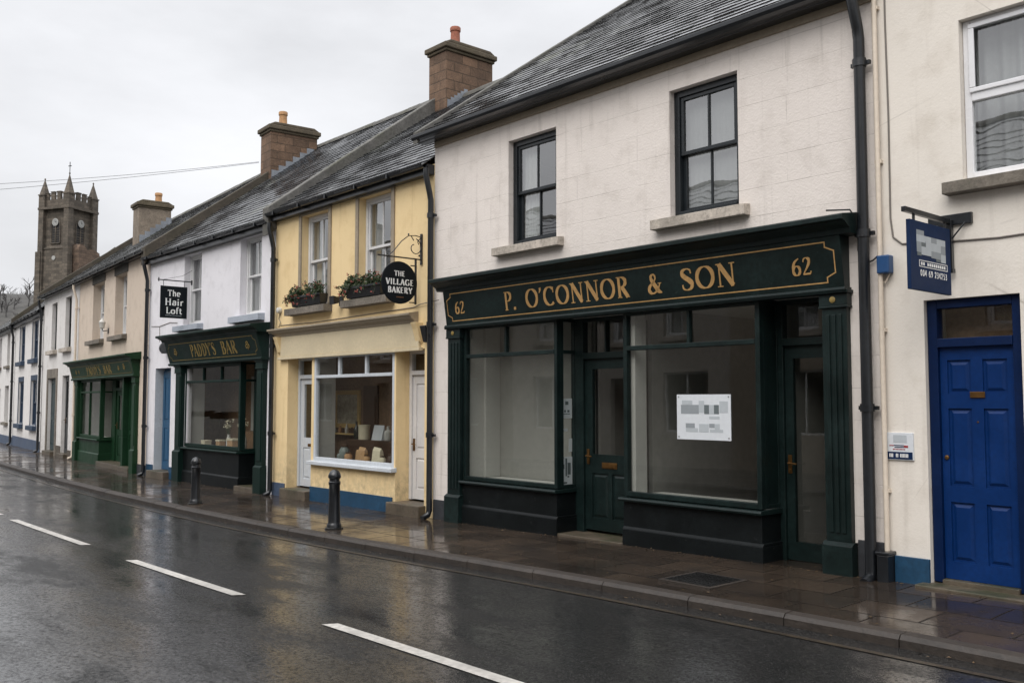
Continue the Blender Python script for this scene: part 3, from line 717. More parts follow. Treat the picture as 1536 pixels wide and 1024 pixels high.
def pilaster(h, x0, x1, z0, zt, m, y=-.09, base=.45, label=None, flutes=True, cap=.14, base_m=None):
    mb = MB(); w = x1-x0
    mb.box(x0+.012, x1-.012, y+.02, .003, z0+base, zt-cap)
    mb.box(x0-.012, x1+.012, y-.02, .003, z0, z0+base-.03); mb.prism([(y-.02, z0+base-.03), (y+.02, z0+base), (.003, z0+base), (.003, z0+base-.03)], x0-.012, x1+.012)
    mb.box(x0-.005, x1+.005, y, .003, zt-cap, zt-.03); mb.box(x0-.022, x1+.022, y-.02, .003, zt-.03, zt)
    mb.box(x0-.01, x1+.01, y-.004, .003, zt-cap-.02, zt-cap)
    if flutes:
        k = 3; a = x0+.045; s = (w-.09)/k
        for i in range(k): mb.box(a+i*s+.012, a+(i+1)*s-.012, y+.006, y+.021, z0+base+.08, zt-cap-.08)
    else: mb.box(x0+.05, x1-.05, y+.006, y+.021, z0+base+.08, zt-cap-.08)
    return mb.build('pilaster', m, h, bevel=.005, label=label)

def chimney(h, x0, x1, y0, y1, zb, zt, m, pots=(), flash=None):
    mb = MB(); mb.box(x0, x1, y0, y1, zb, zt-.22)
    c = mb.build('chimney', M[m], h, bevel=.012)
    cp = MB(); cp.box(x0-.035, x1+.035, y0-.035, y1+.035, zt-.22, zt-.16); cp.box(x0-.075, x1+.075, y0-.075, y1+.075, zt-.158, zt-.05)
    cp.prism([(y0-.05, zt-.05), (y0+.1, zt+.03), (y1-.1, zt+.03), (y1+.05, zt-.05)], x0-.05, x1+.05)
    cp.build('chimney_cap', M['chim_cap'], c, bevel=.02)
    for (px, py, hh, pm) in pots:
        p = MB(); r = .105
        p.lathe(px, py, [(r*1.15, zt), (r*1.12, zt+.06), (r, zt+.1), (r*.92, zt+hh-.1), (r*1.08, zt+hh-.09), (r*1.1, zt+hh-.02), (r*.98, zt+hh), (r*.8, zt+hh), (r*.78, zt+hh-.1)], 18)
        p.build('chimney_pot', M[pm], c, smooth=True)
    if flash:
        f = MB(); (ya, za), (yb, zb2) = flash; n = 6
        for i in range(n):
            y_a = ya+(yb-ya)*i/n; y_b = ya+(yb-ya)*(i+1)/n; z_ = za+(zb2-za)*(i+.5)/n
            f.box(x1+.001, x1+.007+.001*(i % 2), y_a, y_b+.01, z_-.14, z_+.09)
        f.build('flashing', M['lead'], c)
    return c

A = Seg((0, 0, 0), 0)
B = Seg((-21.55, 0, 0), R(4.7))
C = Seg((-34.008, 1.024, 0), R(6.6))

# ------------------------------------------------------------------ cream house (right end)
h = thing('terraced_house', 'cream rendered house with blue six-panel door and white plastic window', 'house', (-4.02, 0, 0), A)
shell(h, M['w_cream'], -4.02, 1.6, 6.0, [(-3.27, -2.0, 3.43, 4.79, .12), (-3.63, -2.86, -.2, 2.45, .13), (-.9, .2, 3.43, 4.79, .12), (-1.9, .9, .75, 2.3, .12)], 4.2, 9.2)
roof(h, -4.1, 1.7, -.22, 5.95, 4.2, 9.25)
gutter(h, -4.02, 1.6, -.2, 5.95)
def upvc(h, x0, x1, z0, z1, y, zt, sill):
    mb = MB(); f = .06
    mb.box(x0, x0+f, y, y+.07, z0, z1); mb.box(x1-f, x1, y, y+.07, z0, z1); mb.box(x0+f, x1-f, y, y+.07, z1-f, z1); mb.box(x0+f, x1-f, y-.012, y+.07, z0, z0+f)
    mb.box(x0+f, x1-f, y-.004, y+.07, zt-.035, zt+.035)
    mb.box(x0+f*.8, x1-f*.8, y-.02, y, zt+.036, zt+.075); mb.box(x0+f*.8, x1-f*.8, y-.02, y, z1-.075, z1-.035)
    mb.box(x0+f*.8, x0+f*1.6, y-.02, y, zt+.0755, z1-.0755); mb.box(x1-f*1.6, x1-f*.8, y-.02, y, zt+.0755, z1-.0755)
    w = mb.build('window', M['upvc'], h, bevel=.006)
    gl = MB()
    for a, b in ((z0+.05, zt), (zt, z1-.05)): gl.face([(x0+.04, y+.03, a), (x1-.04, y+.034, a), (x1-.04, y+.031, b), (x0+.04, y+.033, b)])
    gl.build('pane', M['glass_up'], w, fix=False)
    cu = MB(); curtain_mesh(cu, x0+.02, x1-.02, z0+.02, z1, y+.2, .03, .13); cu.build('curtain', M['curtain_grey'], w, smooth=True, fix=False)
    sb = MB(); s0, s1, zb, zt_ = sill; sb.prism([(-.12, zb), (-.12, zt_-.015), (.12, zt_+.01), (.12, zb)], s0, s1); sb.build('sill', M['sill_dark'], w, bevel=.008)
upvc(h, -3.267, -2.003, 3.433, 4.787, .07, 4.13, (-3.40, -1.88, 3.31, 3.425))
upvc(h, -.897, .197, 3.433, 4.787, .07, 4.13, (-1.02, .32, 3.31, 3.425))
frame_light(h, -1.897, .897, .753, 2.297, .06, M['upvc'], bars=((-.5, .8, 2.25),), name='window', sill=(-2.0, 1.0, .65, .75, .16), sill_m=M['sill_dark'])
fr = MB()
fr.box(-3.627, -3.545, .05, .17, .08, 2.447); fr.box(-2.943, -2.863, .05, .17, .08, 2.447); fr.box(-3.545, -2.943, .05, .17, 2.375, 2.447); fr.box(-3.545, -2.943, .04, .17, 2.045, 2.12)
fr.build('door_frame', M['blue_frame'], h, bevel=.005)
gl = MB(); gl.face([(-3.545, .1, 2.12), (-2.943, .1, 2.12), (-2.943, .102, 2.375), (-3.545, .102, 2.375)])
fl = gl.build('fanlight', M['glass'], h, fix=False)
cu = MB(); cu.box(-3.6, -2.9, .35, .37, 2.0, 2.45); cu.build('blind', M['inner_dark'], fl)
pan = [(.10, .42, .80, .945), (.58, .90, .80, .945), (.10, .42, .40, .735), (.58, .90, .40, .735), (.10, .42, .075, .33), (.58, .90, .075, .33)]
d = door(h, -3.543, -2.945, .115, 2.043, .085, M['blue'], pan, label='royal blue six-panel front door')
mb = MB(); mb.box(-3.30, -3.18, .074, .084, 1.62, 1.67); mb.build('name_plate', M['brass'], d, bevel=.002)
mb = MB(); mb.lathe(0, 0, [(.012, -.004), (.02, 0), (.018, .01), (.008, .014)], 12)
vs = [(-3.505+v[0], .084-v[2], 1.12+v[1]) for v in mb.v]; mb.v = vs; mb.build('handle', M['brass'], d, smooth=True)
mb = MB(); mb.lathe(0, 0, [(.006, -.004), (.009, 0), (.006, .004)], 10); mb.v = [(-3.245+v[0], .084-v[2], 1.42+v[1]) for v in mb.v]; mb.build('peephole', M['brass'], d)
mb = MB(); mb.box(-3.545, -2.943, .02, .14, .05, .112); mb.build('threshold', M['step'], h, bevel=.005)
mb = MB(); mb.box(-3.70, -2.78, -.16, .2, -.2, .072); mb.build('doorstep', M['step'], h, bevel=.01)
boxes('plinth', M['blue_plinth'], h, [(-3.93, -3.632, -.028, .003, -.3, .265), (-2.858, -1.4, -.028, .003, -.3, .265)], .004)
mb = MB(); mb.tube([(-3.985, -.045, 6), (-3.985, -.045, .2)], .022, 10)
for z in (.8, 2.2, 3.7, 5.1): mb.box(-4.015, -3.955, -.045, 0.0, z, z+.03)
mb.build('service_pipe', M['cable_cream'], h, smooth=True)
mb = MB(); mb.box(-4.035, -3.935, -.14, .003, -.2, .27); mb.box(-4.045, -3.925, -.15, .003, .271, .30)
mb.build('drain_hopper', M['black'], h, bevel=.008)

# ------------------------------------------------------------------ empty green shop
h = thing('shop_house', 'off-white scored-render building with vacant dark green shopfront lettered in gold', 'shop', (-10.62, 0, 0), A)
W1 = (-9.02, -8.13, 3.59, 4.965, .1); W2 = (-6.36, -5.48, 3.57, 4.96, .1)
shell(h, M['w_shop'], -10.62, -4.022, 5.42, [W1, W2, (-10.0, -4.42, -.2, 2.72, .1)], 5.2, 9.23, depth=.1)
roof(h, -10.75, -4.0, -.24, 5.36, 5.2, 9.23, M['slate_moss'], exp=.19, wid=.28)
mb = MB(); Ls = math.hypot(5.44, 3.87)
pr = [(-.26, 5.36), (5.2, 9.24)]
mb.mesh([(x, y, z+o) for x in (-10.80, -10.70) for (y, z) in pr for o in (-.12, .055)], [(0,1,3,2),(4,6,7,5),(0,4,5,1),(2,3,7,6),(1,5,7,3),(0,2,6,4)])
mb.build('verge', M['mortar'], h, bevel=.01)
mb = MB(); y, z, r = -.21, 5.36, .075
prof = [(-.285, 5.37), (-.285, 5.33), (-.265, 5.30), (-.22, 5.285), (-.16, 5.285), (-.158, 5.28), (-.155, 5.275), (-.03, 5.275), (-.03, 5.40), (-.14, 5.40), (-.15, 5.36), (-.155, 5.31), (-.22, 5.305), (-.255, 5.325), (-.268, 5.37)]
mb.prism(prof, -10.82, -3.99)
mb.build('gutter', M['black'], h, bevel=.004)
mb = MB(); mb.box(-10.6, -4.03, -.029, .003, 5.20, 5.30); mb.build('eaves_board', M['stone_trim'], h)
downpipe(h, -4.115, -.085, 5.3, .0, .05, ytop=-.2)
sash(h, *W1[:4], .08, M['sash_dark'], sill=(-9.24, -8.0, 3.47, 3.585), curtain=((0, .42),), fw=.07, cy=.13)
sash(h, *W2[:4], .08, M['sash_dark'], sill=(-6.56, -5.35, 3.445, 3.565), curtain=((0, 1),), fw=.07, cy=.14, cm='curtain_grey', amp=.003)
f = shop_sign(h, -10.2, -4.3, 2.62, 3.09, -.10, -.17, M['green'], coz=.16, copr=.17)
fo, fu, fv, fn = fasc_frame(-10.2, 2.62, 3.09, -.10, -.17)
mb = MB(); gilt_border(mb, Vector(fo)+Vector((.07, 0, 0))+fv*.055, fu, fv, fn, 5.76, .37, t=.012, notch=.085); mb.build('gilt_line', M['gold'], f, fix=False)
for w_, a, b, z_, hh in (("P.", 1.25, 1.49, .12, .235), ("O'CONNOR", 1.66, 3.37, .12, .235), ("&", 3.62, 3.84, .125, .22), ("SON", 4.07, 4.77, .12, .235), ("62", .235, .44, .145, .165), ("62", 5.39, 5.60, .145, .165)):
    mb = MB(); SERIF.text(mb, w_, fo, fu, fv, fn, a, b, z_, hh); mb.build('lettering', M['gold'], f, fix=False)
for a, b in ((-10.22, -9.93), (-4.56, -4.29)):
    p = pilaster(h, a, b, -.12, 2.6, M['green'], label=None)
    mb = MB(); mb.lathe(0, 0, [(.028, -.002), (.03, .004), (.015, .01)], 14); mb.v = [((a+b)/2+v[0], -.092-v[2], 2.515+v[1]) for v in mb.v]; mb.build('rosette', M['gold_dim'], p, smooth=True)
mb = MB(); mb.box(-9.98, -4.44, -.05, .3, 2.60, 2.715); mb.box(-9.98, -4.44, .301, 3.2, 2.66, 2.715); mb.build('shop_ceiling', M['inner'], h)
# stallrisers
def stall(x0, x1, ret, z1, m, pr=.06, base=.18, yb=.32):
    mb = MB(); g = -.2
    mb.box(x0, x1, -.02, yb, g, z1-.05); mb.box(x0, x1+(.022 if ret else 0), -.045, yb, g, base); mb.prism([(-.045, base), (-.02, base+.03), (yb, base+.03), (yb, base)], x0, x1+(.02 if ret else 0))
    return mb.build('stallriser', m, h, bevel=.006)
stall(-9.95, -8.12, True, .53, M['black_green']); stall(-7.05, -5.26, True, .53, M['black_green'])
for x0, x1 in ((-9.95, -8.09), (-7.08, -5.23)):
    mb = MB(); mb.prism([(-.075, .485), (-.085, .505), (-.075, .525), (.34, .535), (.34, .485)], x0, x1); mb.build('sill_moulding', M['green'], h, bevel=.003)
# big windows
frame_light(h, -9.93, -8.12, .536, 2.60, -.01, M['green'], bars=((-9.08, 2.19, 2.56),), hbars=(2.19,), fw=.05)
frame_light(h, -7.05, -5.26, .536, 2.60, -.01, M['green'], bars=((-6.14, 2.18, 2.56),), hbars=(2.18,), fw=.055)
def side_light(x, y0, y1, z0, z1, m, zt=None, solid=False, name='side_window'):
    mb = MB(); a = x-.06
    mb.box(a, x, y0, y0+.045, z0, z1); mb.box(a, x, y1-.045, y1, z0, z1); mb.box(a, x, y0+.045, y1-.045, z1-.04, z1); mb.box(a, x, y0+.045, y1-.045, z0, z0+.04)
    if zt: mb.box(a+.01, x+.004, y0+.045, y1-.045, zt-.022, zt+.022)
    if solid: mb.box(a+.01, x-.012, y0+.045, y1-.045, z0+.04, z1-.04)
    w = mb.build(name, m, h, bevel=.004)
    if not solid:
        g = MB(); g.face([(x-.03, y0+.02, z0), (x-.03, y1-.02, z0), (x-.03, y1-.02, z1), (x-.03, y0+.02, z1)]); g.build('pane', M['glass_shop'], w, fix=False)
    return w
side_light(-8.122, .062, .34, .536, 2.60, M['green'], 2.19)
side_light(-5.262, .062, .34, .536, 2.60, M['green'], None, True, 'side_panel')
# door frames and doors
def door_frame(x0, x1, y, z0, zd, z1, m, jl=.07, jr=.07, split=None):
    mb = MB()
    mb.box(x0, x0+jl, y, y+.09, z0, z1); mb.box(x1-jr, x1, y, y+.09, z0, z1); mb.box(x0+jl, x1-jr, y-.012, y+.09, zd, zd+.075); mb.box(x0+jl, x1-jr, y, y+.09, z1-.045, z1)
    if split: mb.box(split-.014, split+.014, y+.01, y+.08, zd+.075, z1-.045)
    w = mb.build('door_frame', m, h, bevel=.005)
    g = MB(); g.face([(x0+jl, y+.05, zd+.07), (x1-jr, y+.051, zd+.07), (x1-jr, y+.051, z1-.04), (x0+jl, y+.05, z1-.04)]); g.build('transom_pane', M['glass_shop'], w, fix=False)
door_frame(-8.12, -7.05, .30, -.1, 2.10, 2.60, M['green'], .14, .12, split=-7.62)
d = door(h, -7.978, -7.172, .05, 2.10, .335, M['green'], [(.14, .46, .07, .33), (.54, .86, .07, .33)], [(.15, .85, .44, .94)])
lever(d, -7.925, .334, .93); letterbox(d, -7.70, -7.46, .79, .86, .334)
mb = MB(); mb.box(-8.115, -7.055, -.03, .4, -.2, .015); mb.build('doorstep', M['step'], h, bevel=.008)
door_frame(-5.26, -4.42, .30, -.1, 2.14, 2.60, M['green'], .06, .10)
d = door(h, -5.198, -4.522, .035, 2.14, .335, M['green'], [], [(.13, .87, .085, .94)])
lever(d, -5.155, .334, .98)
mb = MB(); mb.box(-5.23, -4.43, -.03, .4, -.2, .02); mb.build('doorstep', M['step'], h, bevel=.008)
# interior: white window bed, partitions, bare room behind
mb = MB()
mb.box(-9.97, -8.19, .07, .70, .44, .545); mb.box(-9.985, -9.955, .06, 3.2, .0, 2.66); bk = MB(); bk.box(-9.95, -8.14, .62, .655, .55, 2.655); bk.build('backdrop', M['inner_grey'], h)
mb.box(-9.953, -9.90, .36, .615, .55, 2.66); mb.box(-9.95, -8.14, .66, .70, .55, 2.655)
mb.box(-7.02, -5.27, .07, .60, .44, .545); mb.box(-7.03, -6.95, .08, .27, .545, 2.66)
mb.build('window_bed', M['inner'], h)
mb = MB(); mb.box(-9.96, -4.43, 3.2, 3.24, -.1, 2.7); mb.box(-4.445, -4.42, .4, 3.2, -.1, 2.7); mb.box(-7.12, -7.06, .5, 3.2, -.1, 2.66); mb.box(-8.13, -8.08, .71, 3.2, -.1, 2.66)
mb.box(-5.262, -5.222, .40, 2.2, -.1, 2.66)
mb.build('shop_interior', M['inner_grey'], h)
mb = MB(); mb.box(-9.96, -4.43, .41, 3.2, -.11, .0); mb.build('shop_floor', M['floor'], h)
boxes('plinth', M['plinth_dark'], h, [(-10.6, -10.25, -.02, .003, -.2, .22), (-4.27, -4.03, -.02, .003, -.2, .36)], .004)

# notice and leaflets in the glass
t = thing('window_notice', 'white blurred-print notice fixed inside the large right-hand display window', 'notice', (-5.97, .02, 1.19), A)
mb = MB(); mb.box(-6.315, -5.63, .018, .024, 1.19, 1.66); mb.build('card', M['paper'], t)
def blocks(lst, ox, oz, w, hh, y, parent, name='print'):
    for k, (a, b, c, d_, q) in enumerate(lst):
        mb = MB(); mb.box(ox+w*a, ox+w*b, y-.0012-.0002*(k % 4), y, oz+hh*c, oz+hh*d_); mb.build(name, M[q], parent)
blocks([(.08,.42,.57,.77,'grey2'),(.42,.52,.6,.86,'grey1'),(.1,.3,.78,.87,'grey1'),(.52,.61,.57,.77,'grey3'),(.61,.70,.57,.77,'grey1'),(.70,.79,.57,.77,'grey3'),(.8,.95,.6,.85,'grey1'),
        (.17,.34,.26,.36,'grey2'),(.17,.4,.17,.255,'grey1'),(.42,.6,.17,.35,'grey1'),(.61,.71,.27,.36,'grey2'),(.71,.8,.24,.355,'grey1'),(.62,.86,.17,.235,'grey1'),(.61,.8,.46,.52,'grey1')],
       -6.315, 1.19, .685, .47, .0178, t)
boxes('fixing', M['steel'], t, [(x-.007, x+.007, .015, .0175, z-.007, z+.007) for x in (-6.29, -5.655) for z in (1.215, 1.635)])
SLX = -8.122
def leaflet(label, y0, y1, z0, z1, marks):
    t = thing('leaflet', label, 'leaflet', (SLX-.045, (y0+y1)/2, z0), A, 'leaflets in the side window')
    mb = MB(); mb.box(SLX-.043, SLX-.040, y0, y1, z0, z1); mb.build('sheet', M['paper'], t)
    mb = MB()
    for (a, b, c, d_) in marks: mb.box(SLX-.040, SLX-.0385, y0+(y1-y0)*a, y0+(y1-y0)*b, z0+(z1-z0)*c, z0+(z1-z0)*d_)
    if marks: mb.build('print', M['grey3'], t)
leaflet('white leaflet with a round dark emblem, topmost in the narrow side window', .11, .29, 1.38, 1.62, [(.35,.65,.68,.86),(.2,.8,.2,.24),(.25,.4,.3,.42),(.55,.75,.3,.42)])
leaflet('small blank white sticker below the topmost leaflet in the side window', .13, .21, 1.22, 1.255, [])
leaflet('small upright white card at the edge of the side window', .235, .29, .97, 1.13, [])
leaflet('large white leaflet with dark blotches, lowest in the side window', .11, .29, .55, .91, [(.1,.25,.6,.75),(.35,.5,.35,.95),(.55,.85,.4,.8),(.2,.5,.1,.16),(.55,.7,.3,.36)])

# ------------------------------------------------------------------ bakery
h = thing('bakery', 'yellow two-storey bakery with flower boxes and pale blue shop window', 'shop', (-15.42, 0, 0), A)
b1 = (-14.46, -13.55, 3.2, 4.78, .14); b2 = (-12.62, -11.70, 3.2, 4.80, .14)
shell(h, M['w_yellow'], -15.42, -10.623, 4.98, [b1, b2, (-14.9, -14.06, -.2, 2.34, .27), (-13.98, -11.60, .58, 2.36, .1), (-11.56, -10.84, -.2, 2.34, .3)], 4.1, 7.95, zf=2.5)
roof(h, -15.45, -10.66, -.2, 4.93, 4.1, 7.97, exp=.18)
gutter(h, -15.42, -10.63, -.18, 4.95, m='black', fascia=.10)
for (a, b, zb, zt, _), so in ((b1, (-14.76, -13.42)), (b2, (-12.90, -11.60))):
    mb = MB()
    for x0, x1, z0, z1 in ((a-.085, a-.002, zb, zt+.11), (b+.002, b+.085, zb, zt+.11), (a-.002, b+.002, zt+.002, zt+.11)): mb.box(x0, x1, -.025, .003, z0, z1)
    mb.build('window_surround', M['stone_trim'], h, bevel=.004)
    sash(h, a, b, zb, zt, .12, M['white_paint'], curtain=((0, .38), (.75, 1)), sill=(so[0], so[1], 3.06, 3.185, .17), sill_m='sill_dark', cy=.14)
f = MB(); f.box(-15.1, -10.93, -.05, .003, 2.36, 2.72); f.box(-15.16, -10.88, -.075, .003, 2.31, 2.357)
f = f.build('fascia', M['fascia_cream'], h, bevel=.006)
mb = MB(); mb.prism([(.003, 2.72), (-.06, 2.72), (-.075, 2.75), (-.13, 2.79), (-.14, 2.81), (-.17, 2.825), (-.17, 2.855), (.003, 2.885)], -15.4, -11.0); mb.build('cornice', M['stone_trim'], h, bevel=.003)
for x in (-15.16, -10.95):
    mb = MB(); mb.prism([(.003, 2.4), (-.05, 2.45), (-.10, 2.62), (-.14, 2.715), (.003, 2.715)], x-.06, x+.06); mb.build('bracket', M['w_yellow'], h, bevel=.006)
frame_light(h, -13.98, -11.60, .60, 2.355, .0, M['pale_blue'], bars=((-13.2, 2.0, 2.32), (-12.4, 2.0, 2.32)), hbars=(1.99,), fw=.06, bw=.05, sill=(-14.06, -11.55, .535, .605, .09), sill_m=M['pale_blue'])
def bdoor(x0, x1, y, z0, m, fm, glassy):
    mb = MB(); mb.box(x0, x0+.06, y, y+.08, z0, 2.335); mb.box(x1-.06, x1, y, y+.08, z0, 2.335); mb.box(x0+.06, x1-.06, y-.01, y+.08, 1.975, 2.04); mb.box(x0+.06, x1-.06, y, y+.08, 2.29, 2.335)
    w = mb.build('door_frame', fm, h, bevel=.004)
    g = MB(); g.face([(x0+.06, y+.04, 2.04), (x1-.06, y+.041, 2.04), (x1-.06, y+.041, 2.29), (x0+.06, y+.04, 2.29)]); g.build('transom_pane', M['glass_shop'], w, fix=False)
    if glassy: return door(h, x0+.062, x1-.062, z0+.01, 1.973, y+.03, m, [(.14, .47, .07, .36), (.53, .86, .07, .36)], [(.16, .84, .45, .95)])
    return door(h, x0+.062, x1-.062, z0+.01, 1.973, y+.03, m, [(.14, .86, .08, .33), (.14, .86, .40, .93)])
d = bdoor(-14.898, -14.062, .2, .1, M['pale_blue'], M['pale_blue'], True)
letterbox(d, -14.57, -14.39, .80, .85, .229, 'brass')
d = bdoor(-11.558, -10.842, .24, .13, M['offwhite'], M['offwhite'], False)
lever(d, -11.46, .269, .95)
mb = MB(); mb.box(-14.95, -14.06, -.11, .25, -.25, .08); mb.build('doorstep', M['step'], h, bevel=.012)
mb = MB(); mb.box(-11.62, -10.80, -.13, .3, -.25, .11); mb.build('doorstep', M['step'], h, bevel=.012)
mb = MB(); mb.box(-14.055, -11.625, -.02, .003, -.25, .165); mb.build('plinth', M['blue_plinth'], h, bevel=.004)
mb = MB(); mb.box(-15.41, -14.955, -.02, .003, -.25, .15); mb.build('plinth', M['plinth_blue_grey'], h, bevel=.004)
downpipe(h, -10.60, -.085, 4.88, -.05, .042)
mb = MB(); mb.box(-13.99, -11.59, .08, .5, .5, .60); mb.build('window_bed', M['wood'], h)
mb = MB(); mb.box(-15.3, -11.59, 1.1, 1.14, -.1, 2.45); mb.box(-15.3, -15.26, .48, 1.1, -.1, 2.45); mb.box(-11.59, -11.55, .32, 1.1, -.1, 2.45); mb.box(-15.26, -11.59, .32, 1.1, 2.38, 2.44)
mb.build('shop_interior', M['inner_dark'], h)
mb = MB(); mb.box(-14.15, -13.68, 1.07, 1.1, .0, 1.85); mb.build('inner_door', M['wood'], h, bevel=.01)
mb = MB(); mb.box(-14.1, -12.6, .7, 1.06, .0, .93); mb.build('counter', M['wood'], h, bevel=.01)
mb = MB(); mb.box(-14.04, -13.99, .1, .42, -.1, 2.42); mb.build('partition', M['inner'], h)
boxes('hall_wall', M['inner_grey'], h, [(-11.55, -10.84, .7, .73, -.1, 2.4)])
# bakery shop goods
t = thing('framed_picture', 'gilt-framed faded print hung on the wall inside the bakery window', 'picture', (-14.67, 1.08, 1.1), A)
mb = MB(); mb.box(-15.10, -15.02, 1.05, 1.097, 1.10, 1.78); mb.box(-14.32, -14.24, 1.05, 1.097, 1.10, 1.78); mb.box(-15.02, -14.32, 1.05, 1.097, 1.70, 1.78); mb.box(-15.02, -14.32, 1.05, 1.097, 1.10, 1.18); mb.build('frame', M['wood_gold'], t, bevel=.01)
mb = MB(); mb.box(-15.02, -14.32, 1.075, 1.09, 1.18, 1.70); mb.build('print', M['art'], t)
def bag(label, x, y, w, hh, m, z=.603):
    t = thing('paper_bag', label, 'bag', (x, y, z), A, 'bags in the bakery window')
    mb = MB(); d_ = w*.55
    mb.mesh([(x-w/2, y-d_/2, z), (x+w/2, y-d_/2, z), (x+w/2, y+d_/2, z), (x-w/2, y+d_/2, z), (x-w/2*.95, y-d_*.3, z+hh*.8), (x+w/2*.95, y-d_*.3, z+hh*.75), (x+w/2*.95, y+d_*.2, z+hh*.75), (x-w/2*.95, y+d_*.2, z+hh*.8), (x-w/2*.9, y-.01, z+hh), (x+w/2*.9, y-.01, z+hh*.93)],
            [(0,1,2,3), (0,1,5,4), (1,2,6,5), (2,3,7,6), (3,0,4,7), (4,5,9,8), (6,7,8,9), (5,6,9), (7,4,8)])
    mb.build('bag', M[m], t, bevel=.005)
bag('brown paper bag standing in the middle of the bakery window', -12.83, .25, .20, .26, 'kraft')
bag('pale cream paper bag leaning at the right of the bakery window', -12.40, .25, .22, .27, 'cream_card')
bag('small tan paper bag behind the jars in the bakery window', -13.08, .34, .16, .2, 'kraft')
def jar(label, x, y, r, hh, m, cat='jar', name='jar', z=.603, seg=A, group='jars in the bakery window'):
    t = thing(name, label, cat, (x, y, z), seg, group)
    mb = MB(); mb.lathe(x, y, [(r*.85, z), (r, z+.02), (r, z+hh*.65), (r*.7, z+hh*.8), (r*.7, z+hh*.86)], 16); mb.build('body', M[m], t, smooth=True)
    mb = MB(); mb.lathe(x, y, [(r*.75, z+hh*.86), (r*.75, z+hh*.97), (r*.2, z+hh)], 16); mb.build('lid', M['wood'], t, smooth=True)
def small(label, x, y, r, hh, m, name, cat, z, seg=A, group=None):
    t = thing(name, label, cat, (x, y, z), seg, group)
    mb = MB(); mb.lathe(x, y, [(r*.9, z), (r, z+.01), (r, z+hh*.6), (r*.4, z+hh*.75), (r*.35, z+hh*.97), (r*.4, z+hh)], 12); mb.build('body', M[m], t, smooth=True)
t = thing('wall_shelf', 'narrow light wooden ledge on the bakery wall under the gilt picture', 'shelf', (-14.67, 1.0, 1.0), A)
mb = MB(); mb.box(-15.15, -14.2, .94, 1.098, .985, 1.01); mb.build('ledge', M['wood_gold'], t, bevel=.003)
for x_, hh_, m_, lab_ in ((-15.0, .10, 'jar', 'squat grey bottle at the left end of the wooden ledge under the picture'), (-14.82, .13, 'pot_buff', 'amber bottle on the wooden ledge under the picture'), (-14.6, .16, 'lamp_white', 'tall white bottle on the wooden ledge under the picture'), (-14.42, .11, 'wood', 'dark bottle at the right end of the wooden ledge under the picture')):
    small(lab_, x_, 1.02, .035, hh_, m_, 'bottle', 'bottle', 1.011, A, 'bottles on the ledge')
small('dark green bottle standing on the bakery counter left of the tin', -14.0, .85, .05, .3, 'dark_glass', 'bottle', 'bottle', .931, A)
small('white jug beside the menu card on the bakery counter', -13.02, .85, .07, .24, 'lamp_white', 'jug', 'jug', .931, A)
for x_, y_, m_, lab_ in ((-13.62, .3, 'jar', 'pale blue-grey tub at the far left of the bakery window sill'), (-12.62, .18, 'kraft', 'small kraft tub between the two paper bags in the bakery window'), (-12.2, .2, 'cream_card', 'small cream tub right of the cream bag in the bakery window')):
    jar(lab_, x_, y_, .055, .14, m_, 'tub', 'tub')
jar('grey-green lidded jar at the left of the bakery window', -13.42, .26, .085, .27, 'jar')
jar('squat brown jar beside the grey-green jar in the bakery window', -13.2, .2, .065, .16, 'pot_buff')
jar('small dark jar near the right edge of the bakery window', -12.0, .22, .06, .18, 'wood')
t = thing('storage_tin', 'pale yellow storage tin standing on the counter inside the bakery', 'tin', (-13.75, .85, .93), A)
mb = MB(); mb.lathe(-13.75, .85, [(.1, .931), (.1, 1.15), (.105, 1.155), (.105, 1.18)], 18); mb.build('body', M['cream_card'], t, smooth=True)
t = thing('menu_card', 'folded white menu card standing on the bakery counter', 'card', (-13.3, .85, .93), A)
mb = MB(); mb.mesh([(-13.45, .8, .931), (-13.15, .8, .931), (-13.15, .86, 1.18), (-13.45, .86, 1.18), (-13.15, .92, .931), (-13.45, .92, .931)], [(0,1,2,3), (3,2,4,5), (0,3,5), (1,4,2)]); mb.build('card', M['paper'], t, fix=False)

